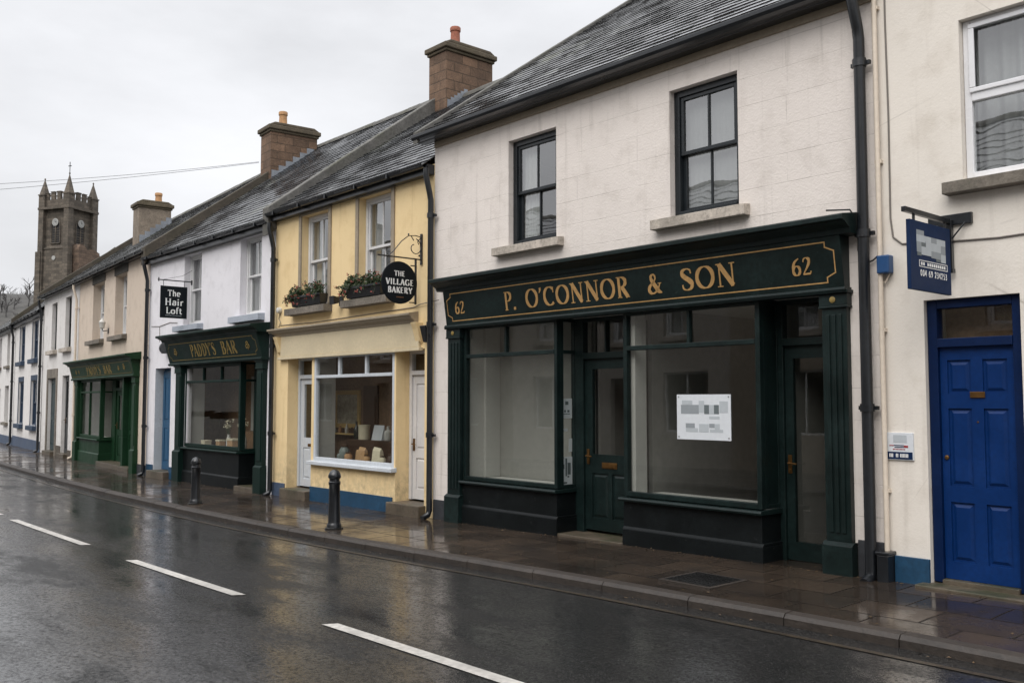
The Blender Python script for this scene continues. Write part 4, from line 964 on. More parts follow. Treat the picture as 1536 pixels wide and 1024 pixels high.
# flower boxes
def flower_box(label, x0, x1, sag):
    t = thing('flower_box', label, 'flower box', ((x0+x1)/2, -.09, 3.187), A, 'flower boxes on the bakery sills')
    mb = MB(); z0, z1 = 3.19, 3.36
    mb.mesh([(x0+.03, -.155, z0), (x1-.03, -.155, z0), (x1-.03, -.03, z0), (x0+.03, -.03, z0), (x0, -.185, z1), (x1, -.185, z1), (x1, -.015, z1), (x0, -.015, z1)], [(0,1,2,3), (0,1,5,4), (1,2,6,5), (2,3,7,6), (3,0,4,7)])
    mb.box(x0-.012, x1+.012, -.198, -.184, z1-.03, z1+.004)
    mb.build('trough', M['black'], t, bevel=.004)
    mb = MB(); mb.face([(x0, -.184, z1-.02), (x1, -.184, z1-.02), (x1, -.016, z1-.02), (x0, -.016, z1-.02)]); mb.build('soil', M['soil'], t, fix=False)
    lf = MB(); fw_ = MB(); st = MB()
    def leaf(mb_, p, s):
        d1 = Vector((rnd.gauss(0, 1), rnd.gauss(0, 1), rnd.gauss(0, 1))).normalized(); d2 = d1.cross(Vector((rnd.gauss(0, 1), rnd.gauss(0, 1), rnd.gauss(0, 1)))).normalized()
        mb_.face([p-d1*s, p+d2*s*.45, p+d1*s, p-d2*s*.45])
    for i in range(95):
        x = rnd.uniform(x0+.02, x1-.02) if i > 20 else rnd.uniform(x0-.02, x0+.15); y = rnd.uniform(-.18, -.05)
        droop = rnd.random() < .35 or i < 20; hgt = rnd.uniform(.07, .22)
        tip = Vector((x+rnd.uniform(-.07, .05)-(sag if i < 20 else 0), y-(rnd.uniform(.04, .12) if droop else rnd.uniform(-.02, .04)), z1+(rnd.uniform(-.15, .02) if droop else hgt)))
        mid = Vector((x, y-.02, z1+hgt*.7)); base = Vector((x, max(y, -.16), z1-.02)); st.tube([base, mid, tip], .0025, 4)
        for k in range(16):
            q = rnd.random(); p = base.lerp(mid, q*2) if q < .5 else mid.lerp(tip, q*2-1)
            leaf(lf, p+Vector((rnd.gauss(0, .022), rnd.gauss(0, .022), rnd.gauss(0, .022))), rnd.uniform(.016, .034))
        if rnd.random() < .6:
            for k in range(5): leaf(fw_, tip+Vector((rnd.gauss(0, .013), rnd.gauss(0, .013), rnd.gauss(0, .011)+.01)), rnd.uniform(.012, .02))
    st.build('stems', M['leaf'], t, fix=False); lf.build('foliage', M['leaf'], t, fix=False); struct(fw_.build('flowers', M['flower_red'], t, fix=False), 'stuff')
flower_box('black trough of trailing red-flowered plants under the left bakery window', -14.52, -13.52, .1)
flower_box('black trough of red-flowered plants under the right bakery window, behind the round sign', -12.74, -11.74, .12)

# floodlight, small lamp, funnel on bakery wall
t = thing('floodlight', 'small black floodlight on the yellow wall between the two bakery windows', 'light', (-13.1, -.02, 3.1), A)
mb = MB(); mb.box(-13.16, -13.06, -.03, .0, 3.12, 3.28); mb.tube([(-13.1, -.03, 3.2), (-13.1, -.1, 3.2)], .015, 8); mb.build('bracket', M['black'], t)
mb = MB(); mb.mesh([(-13.17, -.2, 3.13), (-13.03, -.2, 3.13), (-13.03, -.21, 3.27), (-13.17, -.21, 3.27), (-13.15, -.09, 3.16), (-13.05, -.09, 3.16), (-13.05, -.09, 3.25), (-13.15, -.09, 3.25)], [(0,1,2,3), (4,5,6,7), (0,1,5,4), (1,2,6,5), (2,3,7,6), (3,0,4,7)]); mb.build('lamp_head', M['black'], t, bevel=.004)
t = thing('wall_lamp', 'small white bulkhead lamp with hanging wire at the left end of the yellow wall', 'light', (-15.2, 0, 3.0), A)
mb = MB(); mb.lathe(0, 0, [(.05, 0), (.06, .03), (.045, .07), (.01, .085)], 14); mb.v = [(-15.2+v[0], -v[2], 3.2+v[1]) for v in mb.v]; mb.build('lamp_shade', M['lamp_white'], t, smooth=True)
mb = MB(); mb.tube([(-15.2, -.012, 3.15), (-15.24, -.015, 3.05), (-15.17, -.015, 2.98), (-15.25, -.012, 2.9)], .006, 6); mb.build('wire', M['cable_grey'], t)
t = thing('funnel_hopper', 'black plastic hopper tucked beside the downpipe at the right end of the bakery fascia', 'drain hopper', (-10.78, 0, 2.4), A)
mb = MB(); mb.mesh([(-10.83, -.11, 2.66), (-10.68, -.11, 2.66), (-10.68, -.004, 2.66), (-10.83, -.004, 2.66), (-10.79, -.07, 2.42), (-10.71, -.07, 2.42), (-10.71, -.004, 2.42), (-10.79, -.004, 2.42)], [(0,1,2,3), (4,5,6,7), (0,1,5,4), (1,2,6,5), (2,3,7,6), (3,0,4,7)]); mb.build('hopper', M['black'], t, bevel=.01)

# round hanging sign
X = -10.92
t = thing('hanging_sign', 'round black bakery sign with white letters on a wrought-iron scroll bracket', 'sign', (X, 0, 3.6), A)
mb = MB(); mb.box(X-.018, X+.018, -.025, .003, 3.55, 4.0); mb.tube([(X, -.02, 3.625), (X, -.76, 3.625)], .011, 8)
def scr(cy, cz, r0, r1, a0, a1, n=26): return [(X, cy+(r0+(r1-r0)*i/n)*math.cos(R(a0+(a1-a0)*i/n)), cz+(r0+(r1-r0)*i/n)*math.sin(R(a0+(a1-a0)*i/n))) for i in range(n+1)]
mb.tube([(X, -.02, 3.95), (X, -.12, 3.965), (X, -.24, 3.95), (X, -.36, 3.86), (X, -.5, 3.70), (X, -.58, 3.635)], .007, 6)
mb.tube(scr(-.13, 3.79, .13, .045, 80, -250), .007, 6); mb.tube([(X, -.02, 3.95), (X, -.08, 3.88), (X, -.06, 3.84)], .007, 6); mb.tube([(X, -.20, 3.96), (X, -.15, 3.89)], .007, 6)
for yy, zz in ((-.24, 3.97), (-.05, 3.68)): mb.lathe(X, yy, [(.004, zz-.016), (.016, zz), (.004, zz+.016)], 10)
mb.box(X-.011, X+.011, -.125, -.10, 2.97, 3.62); mb.box(X-.008, X+.008, -.2, -.125, 3.515, 3.53); mb.box(X-.008, X+.008, -.22, -.125, 2.985, 3.0)
mb.build('bracket', M['black'], t)
sc_ = (-.395, 3.262); r = .302
mb = MB(); n = 48; rim = [(math.cos(2*math.pi*i/n), math.sin(2*math.pi*i/n)) for i in range(n)]
mb.mesh([(X+s, sc_[0]+r*c, sc_[1]+r*q) for s in (-.014, .014) for c, q in rim], [(i, (i+1) % n, n+(i+1) % n, n+i) for i in range(n)]+[tuple(range(n)), tuple(range(2*n-1, n-1, -1))])
bd = mb.build('board', M['sign_black'], t, bevel=.004)
mb = MB(); fr_ = ((X+.0145, sc_[0], sc_[1]), (0, 1, 0), (0, 0, 1), (1, 0, 0))
CAPS.text(mb, 'THE', *fr_, -.095, .085, .09, .075, .003); CAPS.text(mb, 'VILLAGE', *fr_, -.235, .235, -.035, .085, .003); CAPS.text(mb, 'BAKERY', *fr_, -.205, .215, -.15, .085, .003)
mb.build('lettering', M['lettering_white'], bd, fix=False)
mb = MB()
for i in range(6): mb.box(X+.0145, X+.0165, sc_[0]-.055+i*.021, sc_[0]-.042+i*.021, sc_[1]-.215, sc_[1]-.2)
mb.build('small_print', M['lettering_brown'], bd)

# ------------------------------------------------------------------ white bar house
h = thing('bar_house', 'white two-storey house with deep green bar front, between the yellow bakery and the beige pub', 'house', (-21.55, 0, 0), A)
h1 = (-19.58, -18.68, 3.2, 4.69, .15); h2 = (-16.87, -15.98, 3.22, 4.72, .15)
shell(h, M['w_white'], -21.55, -15.422, 4.88, [h1, h2, (-21.1, -20.2, -.3, 2.31, .24), (-19.3, -15.9, -.3, 2.5, .1)], 4.1, 8.08, zf=2.55)
roof(h, -21.6, -15.6, -.2, 4.83, 4.1, 8.13, exp=.18)
gutter(h, -21.55, -15.43, -.18, 4.85, fascia=.12)
coping(h, -15.62, -15.40, -.18, 4.98, 4.1, 8.20, .1, 'mortar', -.42)
chimney(h, -15.62, -15.02, 3.55, 4.80, 7.0, 9.02, 'chim', [(-15.3, 4.0, .46, 'pot'), (-15.3, 4.5, .12, 'pot')], flash=((3.58, 7.66), (4.1, 8.03)))
sash(h, *h1[:4], .13, M['white_paint'], curtain=((0, .45), (.7, 1)), sill=(-19.84, -18.55, 3.06, 3.185, .14), sill_m='sill_blue', cm='curtain_grey', cy=.14)
sash(h, *h2[:4], .13, M['white_paint'], curtain=((0, .5), (.8, 1)), sill=(-17.09, -15.82, 3.07, 3.205, .14), sill_m='sill_blue', cm='curtain_grey', cy=.14)
f = shop_sign(h, -19.95, -15.62, 2.38, 2.83, -.13, -.26, M['bar_green'], corx=(.1, .08), coz=.14, copr=.16)
fo, fu, fv, fn = fasc_frame(-19.95, 2.38, 2.83, -.13, -.26)
mb = MB(); gilt_border(mb, Vector(fo)+Vector((.12, 0, 0))+fv*.06, fu, fv, fn, 4.09, .35, t=.012, notch=.09); mb.build('gilt_line', M['gold_dim'], f, fix=False)
for w_, a, b in (("PADDY'S", 1.26, 2.46), ("BAR", 2.72, 3.40)):
    mb = MB(); SERIF.text(mb, w_, fo, fu, fv, fn, a, b, .11, .255, .005, .02); mb.build('lettering', M['gold_dim'], f, fix=False)
def knot(mb, x, z, s):
    for i in range(3):
        a = R(90+120*i); c = (x+s*.5*math.cos(a), z+s*.5*math.sin(a)); pts = []
        for k in range(14):
            b = 2*math.pi*k/14; pts.append(Vector(fo)+Vector(fu)*(c[0]+s*.45*math.cos(b))+fv*(c[1]+s*.45*math.sin(b))+fn*.004)
        mb.tube(pts+[pts[0]], s*.13, 5)
    mb.tube([Vector(fo)+Vector(fu)*x+fv*(z-s*.2)+fn*.004, Vector(fo)+Vector(fu)*(x+s*.1)+fv*(z-s*1.1)+fn*.004], s*.1, 5)
for x in (.48, 3.86):
    mb = MB(); knot(mb, x, .24, .075); mb.build('gilt_shamrock', M['gold_dim'], f, fix=False)
pilaster(h, -19.72, -19.40, -.2, 2.33, M['bar_green'], y=-.11, base=.75, flutes=False); pilaster(h, -15.93, -15.66, -.2, 2.33, M['bar_green'], y=-.11, base=.62, flutes=False)
stall(-19.4, -16.75, True, .64, M['black_green'], base=.12)
mb = MB(); mb.prism([(-.08, .585), (-.09, .605), (-.08, .625), (.34, .635), (.34, .585)], -19.4, -16.72); mb.build('sill_moulding', M['bar_green'], h, bevel=.003)
frame_light(h, -19.38, -16.75, .637, 2.33, -.01, M['bar_green'], bars=((-18.5, 2.0, 2.3), (-17.65, 2.0, 2.3)), hbars=(1.98,), fw=.07)
side_light(-16.752, .062, .34, .637, 2.33, M['bar_green'], 1.98)
door_frame(-16.75, -15.9, .3, -.1, 1.98, 2.33, M['bar_green'], .08, .08)
d = door(h, -16.668, -15.982, .0, 1.98, .335, M['bar_green'], [(.15, .85, .08, .3)], [(.17, .83, .36, .94)])
lever(d, -16.62, .334, .95)
mb = MB(); mb.box(-16.74, -15.72, -.12, .4, -.3, .0); mb.build('doorstep', M['step'], h, bevel=.01)
mb = MB(); mb.box(-19.4, -16.8, .08, .5, .5, .64); mb.build('window_bed', M['wood'], h)
mb = MB(); mb.box(-20.1, -16.72, 1.1, 1.14, -.1, 2.5); mb.box(-20.14, -20.1, .4, 1.1, -.1, 2.5); mb.box(-16.0, -15.92, .4, 1.1, -.1, 2.5); mb.box(-18.6, -17.0, .85, 1.1, .0, .95); mb.build('bar_interior', M['inner_dark'], h)
mb = MB(); mb.box(-19.44, -19.38, .08, .42, -.1, 2.45); mb.box(-18.5, -18.3, 1.06, 1.1, .96, 2.1); mb.box(-17.9, -17.5, 1.06, 1.1, .96, 2.2); mb.box(-16.72, -15.93, .9, .94, -.1, 2.4); mb.build('partition', M['inner'], h)
mb = MB(); mb.box(-21.088, -20.21, .205, .235, .02, 2.3); mb.build('door_frame', M['mid_blue'], h)
d = door(h, -21.03, -20.27, .06, 2.25, .158, M['mid_blue'], [(.14, .46, .08, .42), (.54, .86, .08, .42), (.14, .46, .5, .93), (.54, .86, .5, .93)])
mb = MB(); mb.box(-21.098, -21.092, .002, .20, .0, 2.3); mb.build('reveal_lining', M['pale_blue'], h)
mb = MB(); mb.box(-21.15, -20.15, -.15, .3, -.3, .05); mb.build('doorstep', M['step'], h, bevel=.01)
boxes('plinth', M['blue_plinth'], h, [(-21.54, -21.12, -.018, .003, -.3, .16), (-20.18, -19.75, -.018, .003, -.3, .16)], .004)
downpipe(h, -15.35, -.085, 4.78, -.1, .042); downpipe(h, -21.50, -.085, 4.78, -.12, .042)
# bar window display
def vase(label, x, y, hh):
    z = .643; t = thing('flower_vase', label, 'vase', (x, y, z), A, 'dried flowers in the bar window')
    mb = MB(); mb.lathe(x, y, [(.04, z), (.055, z+.04), (.05, z+hh*.35), (.025, z+hh*.5), (.032, z+hh*.55)], 14); mb.build('vase', M['lamp_white'], t, smooth=True)
    st = MB(); fl_ = MB()
    for i in range(12):
        tip = Vector((x+rnd.gauss(0, .06), y+rnd.gauss(0, .04), z+hh*rnd.uniform(.8, 1.1))); st.tube([(x, y, z+hh*.4), tip], .003, 4)
        for k in range(6):
            p = tip+Vector((rnd.gauss(0, .018), rnd.gauss(0, .018), rnd.gauss(0, .018))); a = Vector((rnd.gauss(0,1), rnd.gauss(0,1), rnd.gauss(0,1))).normalized()*.018; b = a.orthogonal().normalized()*.014; fl_.face([p-a, p-b, p+a, p+b])
    st.build('stems', M['leaf'], t, fix=False); fl_.build('blooms', M['cream_card'], t, fix=False)
vase('white vase of pale dried flowers in the middle of the bar window', -17.85, .28, .5); vase('white vase of pale dried flowers near the right edge of the bar window', -17.2, .3, .55)
def carton(label, x, y, w, hh, m):
    z = .642; t = thing('carton', label, 'box', (x, y, z), A, 'boxes in the bar window')
    mb = MB(); mb.box(x-w/2, x+w/2, y-w*.35, y+w*.35, z, z+hh); b = mb.build('box', M[m], t, bevel=.006)
    mb = MB(); mb.box(x-w/2-.006, x+w/2+.006, y-w*.35-.006, y+w*.35+.006, z+hh*.82, z+hh+.004); mb.build('lid', M['cream_card'], t, bevel=.004)
carton('small cream box at the left of the bar window', -18.75, .2, .2, .13, 'cream_card'); carton('brown box between the vases in the bar window', -17.5, .22, .24, .2, 'kraft'); carton('tan box beside the left vase in the bar window', -18.1, .22, .18, .16, 'kraft')
t = thing('wall_vent', 'grey box vent on the white wall above the blue door', 'vent', (-20.3, 0, 2.6), A)
mb = MB(); mb.box(-20.45, -20.12, -.14, .003, 2.62, 2.86); mb.build('housing', M['plastic_grey'], t, bevel=.02)
mb = MB()
for i in range(5): mb.box(-20.43, -20.14, -.152, -.139, 2.65+i*.04, 2.67+i*.04)
mb.build('louvre', M['black'], t)
t = thing('round_vent', 'small round black vent cover on the white wall left of the box vent', 'vent', (-20.75, 0, 2.75), A)
mb = MB(); mb.lathe(0, 0, [(.085, -.003), (.085, .02), (.06, .035), (.01, .04)], 16); mb.v = [(-20.78+v[0], -v[2], 2.76+v[1]) for v in mb.v]; mb.build('cover', M['black'], t, smooth=True)
# square hanging sign
X = -19.17
t = thing('hanging_sign', 'square black hairdresser sign with white letters hung from a straight iron arm', 'sign', (X, 0, 4.0), A)
mb = MB(); mb.tube([(X, .002, 4.085), (X, -.72, 4.085)], .012, 8); mb.tube([(X, -.005, 4.12), (X, -.005, 4.02)], .018, 8); mb.tube([(X, -.70, 4.05), (X, -.70, 4.13)], .012, 8)
for yy in (-.6, -.16): mb.tube([(X, yy, 4.085), (X, yy, 3.95)], .006, 6)
mb.tube([(X, -.62, 4.09), (X, -.2, 4.2), (X, .0, 4.33)], .004, 5); mb.build('bracket', M['black'], t)
mb = MB(); mb.box(X-.013, X+.013, -.66, -.10, 3.30, 3.965); bd = mb.build('board', M['sign_black'], t, bevel=.003)
mb = MB(); fr_ = ((X+.0135, -.38, 3.30), (0, 1, 0), (0, 0, 1), (1, 0, 0))
SLAB.text(mb, 'The', *fr_, -.135, .13, .455, .13, .003); SLAB.text(mb, 'Hair', *fr_, -.19, .20, .265, .145, .003); SLAB.text(mb, 'Loft', *fr_, -.165, .175, .09, .135, .003)
mb.build('lettering', M['lettering_white'], bd, fix=False)
mb = MB()
for i in range(11): mb.box(X+.0135, X+.0155, -.55+i*.031, -.53+i*.031, 3.345, 3.36)
mb.build('small_print', M['grey2'], bd)

# ------------------------------------------------------------------ beige pub (segment B, x = -s)
h = thing('pub_house', 'beige rendered pub with bright green shopfront and dark stone lintels', 'house', (-7.15, 0, 0), B)
t1 = (-5.50, -4.25, 3.24, 4.78, .22); t2 = (-3.12, -2.0, 3.24, 4.78, .22)
shell(h, M['w_beige'], -7.15, -.02, 5.05, [t1, t2, (-7.0, -.9, -.3, 2.3, .1)], 3.7, 7.86, zf=2.5)
roof(h, -7.2, .02, -.2, 5.0, 3.7, 7.88, M['slate_moss'], exp=.18)
gutter(h, -7.15, -.02, -.18, 5.06, fascia=.05)
coping(h, -.16, .12, -.18, 5.04, 3.7, 7.92, .07, 'coping_dark', -.34)
chimney(h, -.42, .22, 2.75, 4.0, 6.2, 8.5, 'chim', [(-.1, 3.2, .42, 'pot_buff'), (-.1, 3.75, .1, 'pot_buff')], flash=((2.78, 7.15), (3.9, 7.98)))
for w_, so in ((t1, (-5.82, -4.2)), (t2, (-3.36, -1.9))):
    mb = MB(); mb.box(w_[0]-.08, w_[1]+.08, -.02, .215, 4.782, 4.99); mb.build('lintel', M['lintel'], h, bevel=.006)
    sash(h, *w_[:4], .2, M['white_paint'], curtain=((0, .5),), sill=(so[0], so[1], 3.11, 3.235, .13), sill_m='sill_dark', cm='curtain_grey', cy=.14)
f = shop_sign(h, -7.25, -.68, 2.21, 2.56, -.13, -.22, M['pub_green'], corx=(.12, .1), coz=.13, copr=.15)
fo, fu, fv, fn = fasc_frame(-7.25, 2.21, 2.56, -.13, -.22)
mb = MB(); gilt_border(mb, Vector(fo)+Vector((.1, 0, 0))+fv*.045, fu, fv, fn, 6.37, .28, t=.01, notch=.07); mb.build('gilt_line', M['gold_dim'], f, fix=False)
for w_, a, b in (("PADDY'S", 2.0, 3.55), ("BAR", 3.85, 4.65)):
    mb = MB(); SERIF.text(mb, w_, fo, fu, fv, fn, a, b, .075, .215, .005, .02); mb.build('lettering', M['gold_dim'], f, fix=False)
for x, z, q in ((.75, .18, .06), (1.1, .18, .05), (5.35, .18, .06), (5.85, .2, .075)):
    mb = MB(); knot(mb, x, z, q); mb.build('gilt_shamrock', M['gold_dim'], f, fix=False)
pilaster(h, -7.05, -6.72, -.25, 2.17, M['pub_green'], y=-.1, base=.7, flutes=False); pilaster(h, -1.0, -.7, -.25, 2.17, M['pub_green'], y=-.1, base=.7, flutes=False)
stall(-6.72, -4.35, True, .58, M['pub_green'], base=.16)
mb = MB(); mb.prism([(-.08, .525), (-.09, .545), (-.08, .565), (.34, .575), (.34, .525)], -6.72, -4.32); mb.build('sill_moulding', M['pub_green'], h, bevel=.003)
frame_light(h, -6.72, -4.35, .577, 2.17, -.01, M['pub_green'], bars=((-5.6, .6, 2.14),), hbars=(1.82,), fw=.07)
side_light(-4.352, .062, .34, .577, 2.17, M['pub_green'], 1.82)
door_frame(-4.35, -2.1, .3, -.1, 1.85, 2.17, M['pub_green'], .3, .25)
d = door(h, -4.04, -2.36, .0, 1.85, .335, M['pub_green'], [(.1, .45, .08, .36), (.55, .9, .08, .36)], [(.1, .45, .45, .93), (.55, .9, .45, .93)])
lever(d, -3.95, .334, .95)
mb = MB(); mb.box(-2.1, -1.95, -.03, .4, -.2, .7); mb.box(-2.1, -1.97, -.03, .4, .7, 2.17); mb.build('door_post', M['pub_green'], h, bevel=.006)
d = door(h, -1.95, -1.0, .0, 2.17, .1, M['pub_green'], [(.12, .88, .06, .35), (.12, .88, .4, .94)])
boxes('doorstep', M['step'], h, [(-4.3, -2.1, -.1, .4, -.3, .0), (-1.95, -1.02, -.14, .1, -.3, .0)], .01)
mb = MB(); mb.box(-6.74, -4.4, .08, .5, .5, .58); mb.box(-6.78, -6.74, .05, 1.2, 0, 2.3); mb.box(-6.74, -2.1, 1.2, 1.24, -.1, 2.4); mb.build('pub_interior', M['inner'], h)
mb = MB(); mb.box(-.68, -.04, -.018, .003, -.35, .12); mb.build('plinth', M['plinth_dark'], h)
downpipe(h, -7.2, -.08, 4.95, -.1, .035, m='cable_cream')
P = B.w(-3.72, 0, 3.5)
t = thing('wall_lamp', 'ornate white lantern lamp between the two beige pub windows', 'light', (-3.72, 0, 3.4), B)
mb = MB(); mb.tube([(-3.72, .0, 3.42), (-3.72, -.14, 3.40), (-3.72, -.16, 3.46)], .012, 8); mb.box(-3.76, -3.68, -.015, .003, 3.34, 3.48); mb.build('arm', M['black'], t)
mb = MB(); mb.lathe(-3.72, -.16, [(.03, 3.46), (.06, 3.48), (.085, 3.62), (.09, 3.63), (.03, 3.70), (.012, 3.74)], 12); mb.build('lamp_shade', M['lamp_white'], t, smooth=True)

# ------------------------------------------------------------------ white house with grey door surround
h = thing('terraced_house', 'white house with grey stone door surround, left of the beige pub', 'house', (-12.4, 0, 0), B)
v1 = (-11.1, -10.3, 3.2, 4.72, .13); v2 = (-9.05, -8.22, 3.2, 4.75, .13)
shell(h, M['w_white2'], -12.4, -7.17, 5.05, [v1, v2, (-11.35, -10.1, -.3, 2.3, .13), (-9.22, -8.25, -.3, 2.35, .13)], 3.7, 7.84, zf=2.6)
roof(h, -12.5, -7.2, -.2, 5.0, 3.7, 7.88, M['slate_moss'], exp=.18)
gutter(h, -12.45, -7.17, -.18, 5.06, fascia=.05)
coping(h, -12.58, -12.38, -.18, 5.1, 3.7, 7.98, .1, 'coping_dark')
chimney(h, -8.3, -7.65, 1.72, 2.70, 5.6, 7.78, 'chim_grey', [(-8.0, 2.4, .36, 'pot_buff')], flash=((1.75, 6.55), (2.7, 7.3)))
for w_, so in ((v1, (-11.35, -10.15)), (v2, (-9.3, -8.1))):
    sash(h, *w_[:4], .11, M['sash_dark'], curtain=((0, 1),), sill=(so[0], so[1], 3.06, 3.195, .13), sill_m='sill', cm='curtain_grey', cy=.14)
mb = MB(); mb.box(-11.52, -11.352, -.03, .003, -.3, 2.6); mb.box(-10.098, -9.93, -.03, .003, -.3, 2.6); mb.box(-11.352, -10.098, -.03, .003, 2.302, 2.6); mb.build('door_surround', M['sill_dark'], h, bevel=.008)
M['dark_teal'] = paint('dark_teal_gloss', (.008, .03, .036, 1), .35, .2)
door(h, -11.34, -10.11, .0, 2.29, .09, M['dark_teal'], [(.1, .46, .08, .42), (.54, .9, .08, .42), (.1, .46, .5, .93), (.54, .9, .5, .93)])
d = door(h, -9.21, -8.26, .0, 2.34, .10, M['sash_dark'], [(.12, .88, .06, .4)], [(.14, .86, .46, .93)]); lever(d, -9.1, .099, 1.0)
boxes('doorstep', M['step'], h, [(-11.36, -10.09, -.14, .25, -.3, -.01), (-9.24, -8.24, -.12, .25, -.3, -.01)], .01)
boxes('plinth', M['step'], h, [(-9.92, -9.25, -.02, .003, -.3, .2), (-8.22, -7.4, -.02, .003, -.3, .12)])
downpipe(h, -12.42, -.085, 4.95, -.14, .042)

# ------------------------------------------------------------------ cottages (segment C)
h = thing('cottage', 'white cottage with slate blue window frames and blue lintels', 'house', (-6.85, 0, 0), C)
H = [(-5.5, -4.3, 3.06, 4.4, .09), (-2.3, -1.1, 3.06, 4.4, .09), (-5.5, -4.25, .72, 2.3, .09), (-2.3, -1.0, .72, 2.3, .09)]
shell(h, M['w_white2'], -6.85, -.0, 4.65, H, 3.6, 7.85, zf=2.6)
roof(h, -6.9, -.02, -.2, 4.6, 3.6, 7.85, M['slate_moss'], exp=.18)
gutter(h, -6.85, -.05, -.18, 4.62, fascia=.14)
coping(h, -6.98, -6.75, -.18, 4.72, 3.6, 7.95, .1, 'coping_dark')
for i, w_ in enumerate(H):
    sash(h, *w_[:4], .06, M['slate_blue'], curtain=((0, 1),), sill=(w_[0]-.18, w_[1]+.12, w_[2]-.17, w_[2]-.005, .14), sill_m='slate_blue', cm='curtain_grey', cy=.14)
    mb = MB(); mb.box(w_[0]-.1, w_[0]-.002, -.016, .003, w_[2]-.004, w_[3]+(.18 if i > 1 else .0)); mb.box(w_[1]+.002, w_[1]+.06, -.016, .003, w_[2]-.004, w_[3]+(.18 if i > 1 else 0))
    if i > 1: mb.box(w_[0]-.002, w_[1]+.002, -.016, .003, w_[3]+.002, w_[3]+.18)
    mb.build('window_surround', M['slate_blue'], h)
mb = MB(); mb.box(-6.84, -.02, -.02, .003, -.4, .22); mb.build('plinth', M['plinth_blue_grey'], h, bevel=.004)
downpipe(h, -6.9, -.085, 4.55, -.16, .045)
for k, (xa, lab, lx) in enumerate(((-13.6, 'cream-white cottage beyond the blue-windowed cottage, at the left edge', 0), (-20.6, 'grey cottage farthest along the terrace, past the left edge', 1))):
    h = thing('cottage', lab, 'house', (xa, 0, 0), C)
    xb = xa+6.72 if k == 0 else xa+6.98
    H = [(xb-2.55, xb-1.65, 3.03, 4.38, .16), (xb-5.3, xb-4.4, 3.03, 4.3, .16), (xb-2.9, xb-1.65, .7, 2.2, .16), (xb-5.4, xb-4.4, -.4, 2.1, .2)]
    shell(h, M['w_white2' if k == 0 else 'w_grey'], xa, xb, 4.6-.05*k, H, 3.6, 7.8-.1*k, zf=2.55)
    roof(h, xa-.05, xb, -.2, 4.56-.05*k, 3.6, 7.8-.1*k, M['slate_moss'], exp=.2)
    gutter(h, xa, xb, -.18, 4.58-.05*k, fascia=.14)
    for w_ in H[:3]: sash(h, *w_[:4], .14, M['sash_dark' if k == 0 else 'white_paint'], curtain=((0, 1),), sill=(w_[0]-.1, w_[1]+.1, w_[2]-.13, w_[2]-.005, .12), sill_m='sill_dark', cm='curtain_grey', cy=.14)
    door(h, H[3][0]+.01, H[3][1]-.01, -.15, 2.09, .16, M['dark_teal'], [(.1, .46, .08, .42), (.54, .9, .08, .42), (.1, .46, .5, .93), (.54, .9, .5, .93)])
    boxes('plinth', M['plinth_blue_grey'], h, [(xa+.02, H[3][0]-.05, -.02, .003, -.5, .15), (H[3][1]+.05, xb-.02, -.02, .003, -.5, .15)])

# ------------------------------------------------------------------ blue hanging sign, plaque, alarm box, wires
X = -3.37
t = thing('hanging_sign', 'navy blue rectangular sign with blurred logo, hung from a square iron post', 'sign', (X, 0, 2.7), A)
mb = MB(); mb.box(X-.19, X+.17, -.03, .003, 3.06, 3.15); mb.box(X-.022, X+.022, -.075, -.03, 2.66, 3.1); mb.box(X-.028, X+.028, -.08, -.025, 2.655, 2.69)
mb.box(X-.018, X+.018, -.87, -.075, 3.065, 3.105)
for yy in (-.70, -.15): mb.tube([(X, yy, 3.07), (X, yy, 3.0)], .012, 8)
mb.tube([(X-.12, -.032, 3.07), (X-.02, -.06, 2.94)], .008, 6); mb.tube([(X+.12, -.032, 3.07), (X+.02, -.06, 2.94)], .008, 6)
mb.build('bracket', M['black'], t, bevel=.003)
mb = MB(); mb.box(X-.016, X+.016, -.80, -.085, 2.465, 3.015); bd = mb.build('board', M['sign_navy'], t, bevel=.003)
lst = [(.15,.33,.80,.87,'grey2'),(.15,.36,.70,.80,'grey1'),(.36,.5,.72,.8,'grey1'),(.5,.64,.72,.8,'grey2'),(.64,.86,.71,.8,'grey1'),(.26,.37,.64,.70,'grey3'),(.15,.26,.55,.70,'grey2'),(.37,.74,.60,.72,'grey1'),(.74,.86,.58,.71,'grey2'),(.26,.5,.52,.64,'grey1'),(.5,.74,.5,.6,'grey2'),(.74,.86,.46,.58,'grey1'),(.16,.26,.5,.55,'grey3'),(.62,.74,.46,.5,'grey3')]
for k, (a, b, c, d_, q) in enumerate(lst):
    mb = MB(); mb.box(X+.0162, X+.0176+.0003*(k % 4), -.80+.715*a, -.80+.715*b, 2.465+.55*c, 2.465+.55*d_); mb.build('blurred_logo', M[q], bd)
mb = MB(); y0, y1, z0, z1 = -.80+.715*.2, -.80+.715*.9, 2.465+.55*.34, 2.465+.55*.44
mb.box(X+.0162, X+.018, y0, y1, z1-.006, z1); mb.box(X+.0162, X+.018, y0, y1, z0, z0+.006); mb.box(X+.0162, X+.018, y0, y0+.006, z0+.006, z1-.006); mb.box(X+.0162, X+.018, y1-.006, y1, z0+.006, z1-.006)
for i in range(12):
    if i != 2: mb.box(X+.0162, X+.018, y0+.03+i*.037, y0+.055+i*.037, z0+.015, z1-.015)
fr_ = ((X+.0164, -.80, 2.465), (0, 1, 0), (0, 0, 1), (1, 0, 0))
Font(.12, .10, 0).text(mb, '004 69 234253', *fr_, .16, .63, .115, .05, .002, .22)
mb.build('lettering', M['lettering_white'], bd, fix=False)
t = thing('wall_plaque', 'small white and navy plaque on the cream wall left of the blue door', 'plaque', (-3.865, 0, 1.09), A)
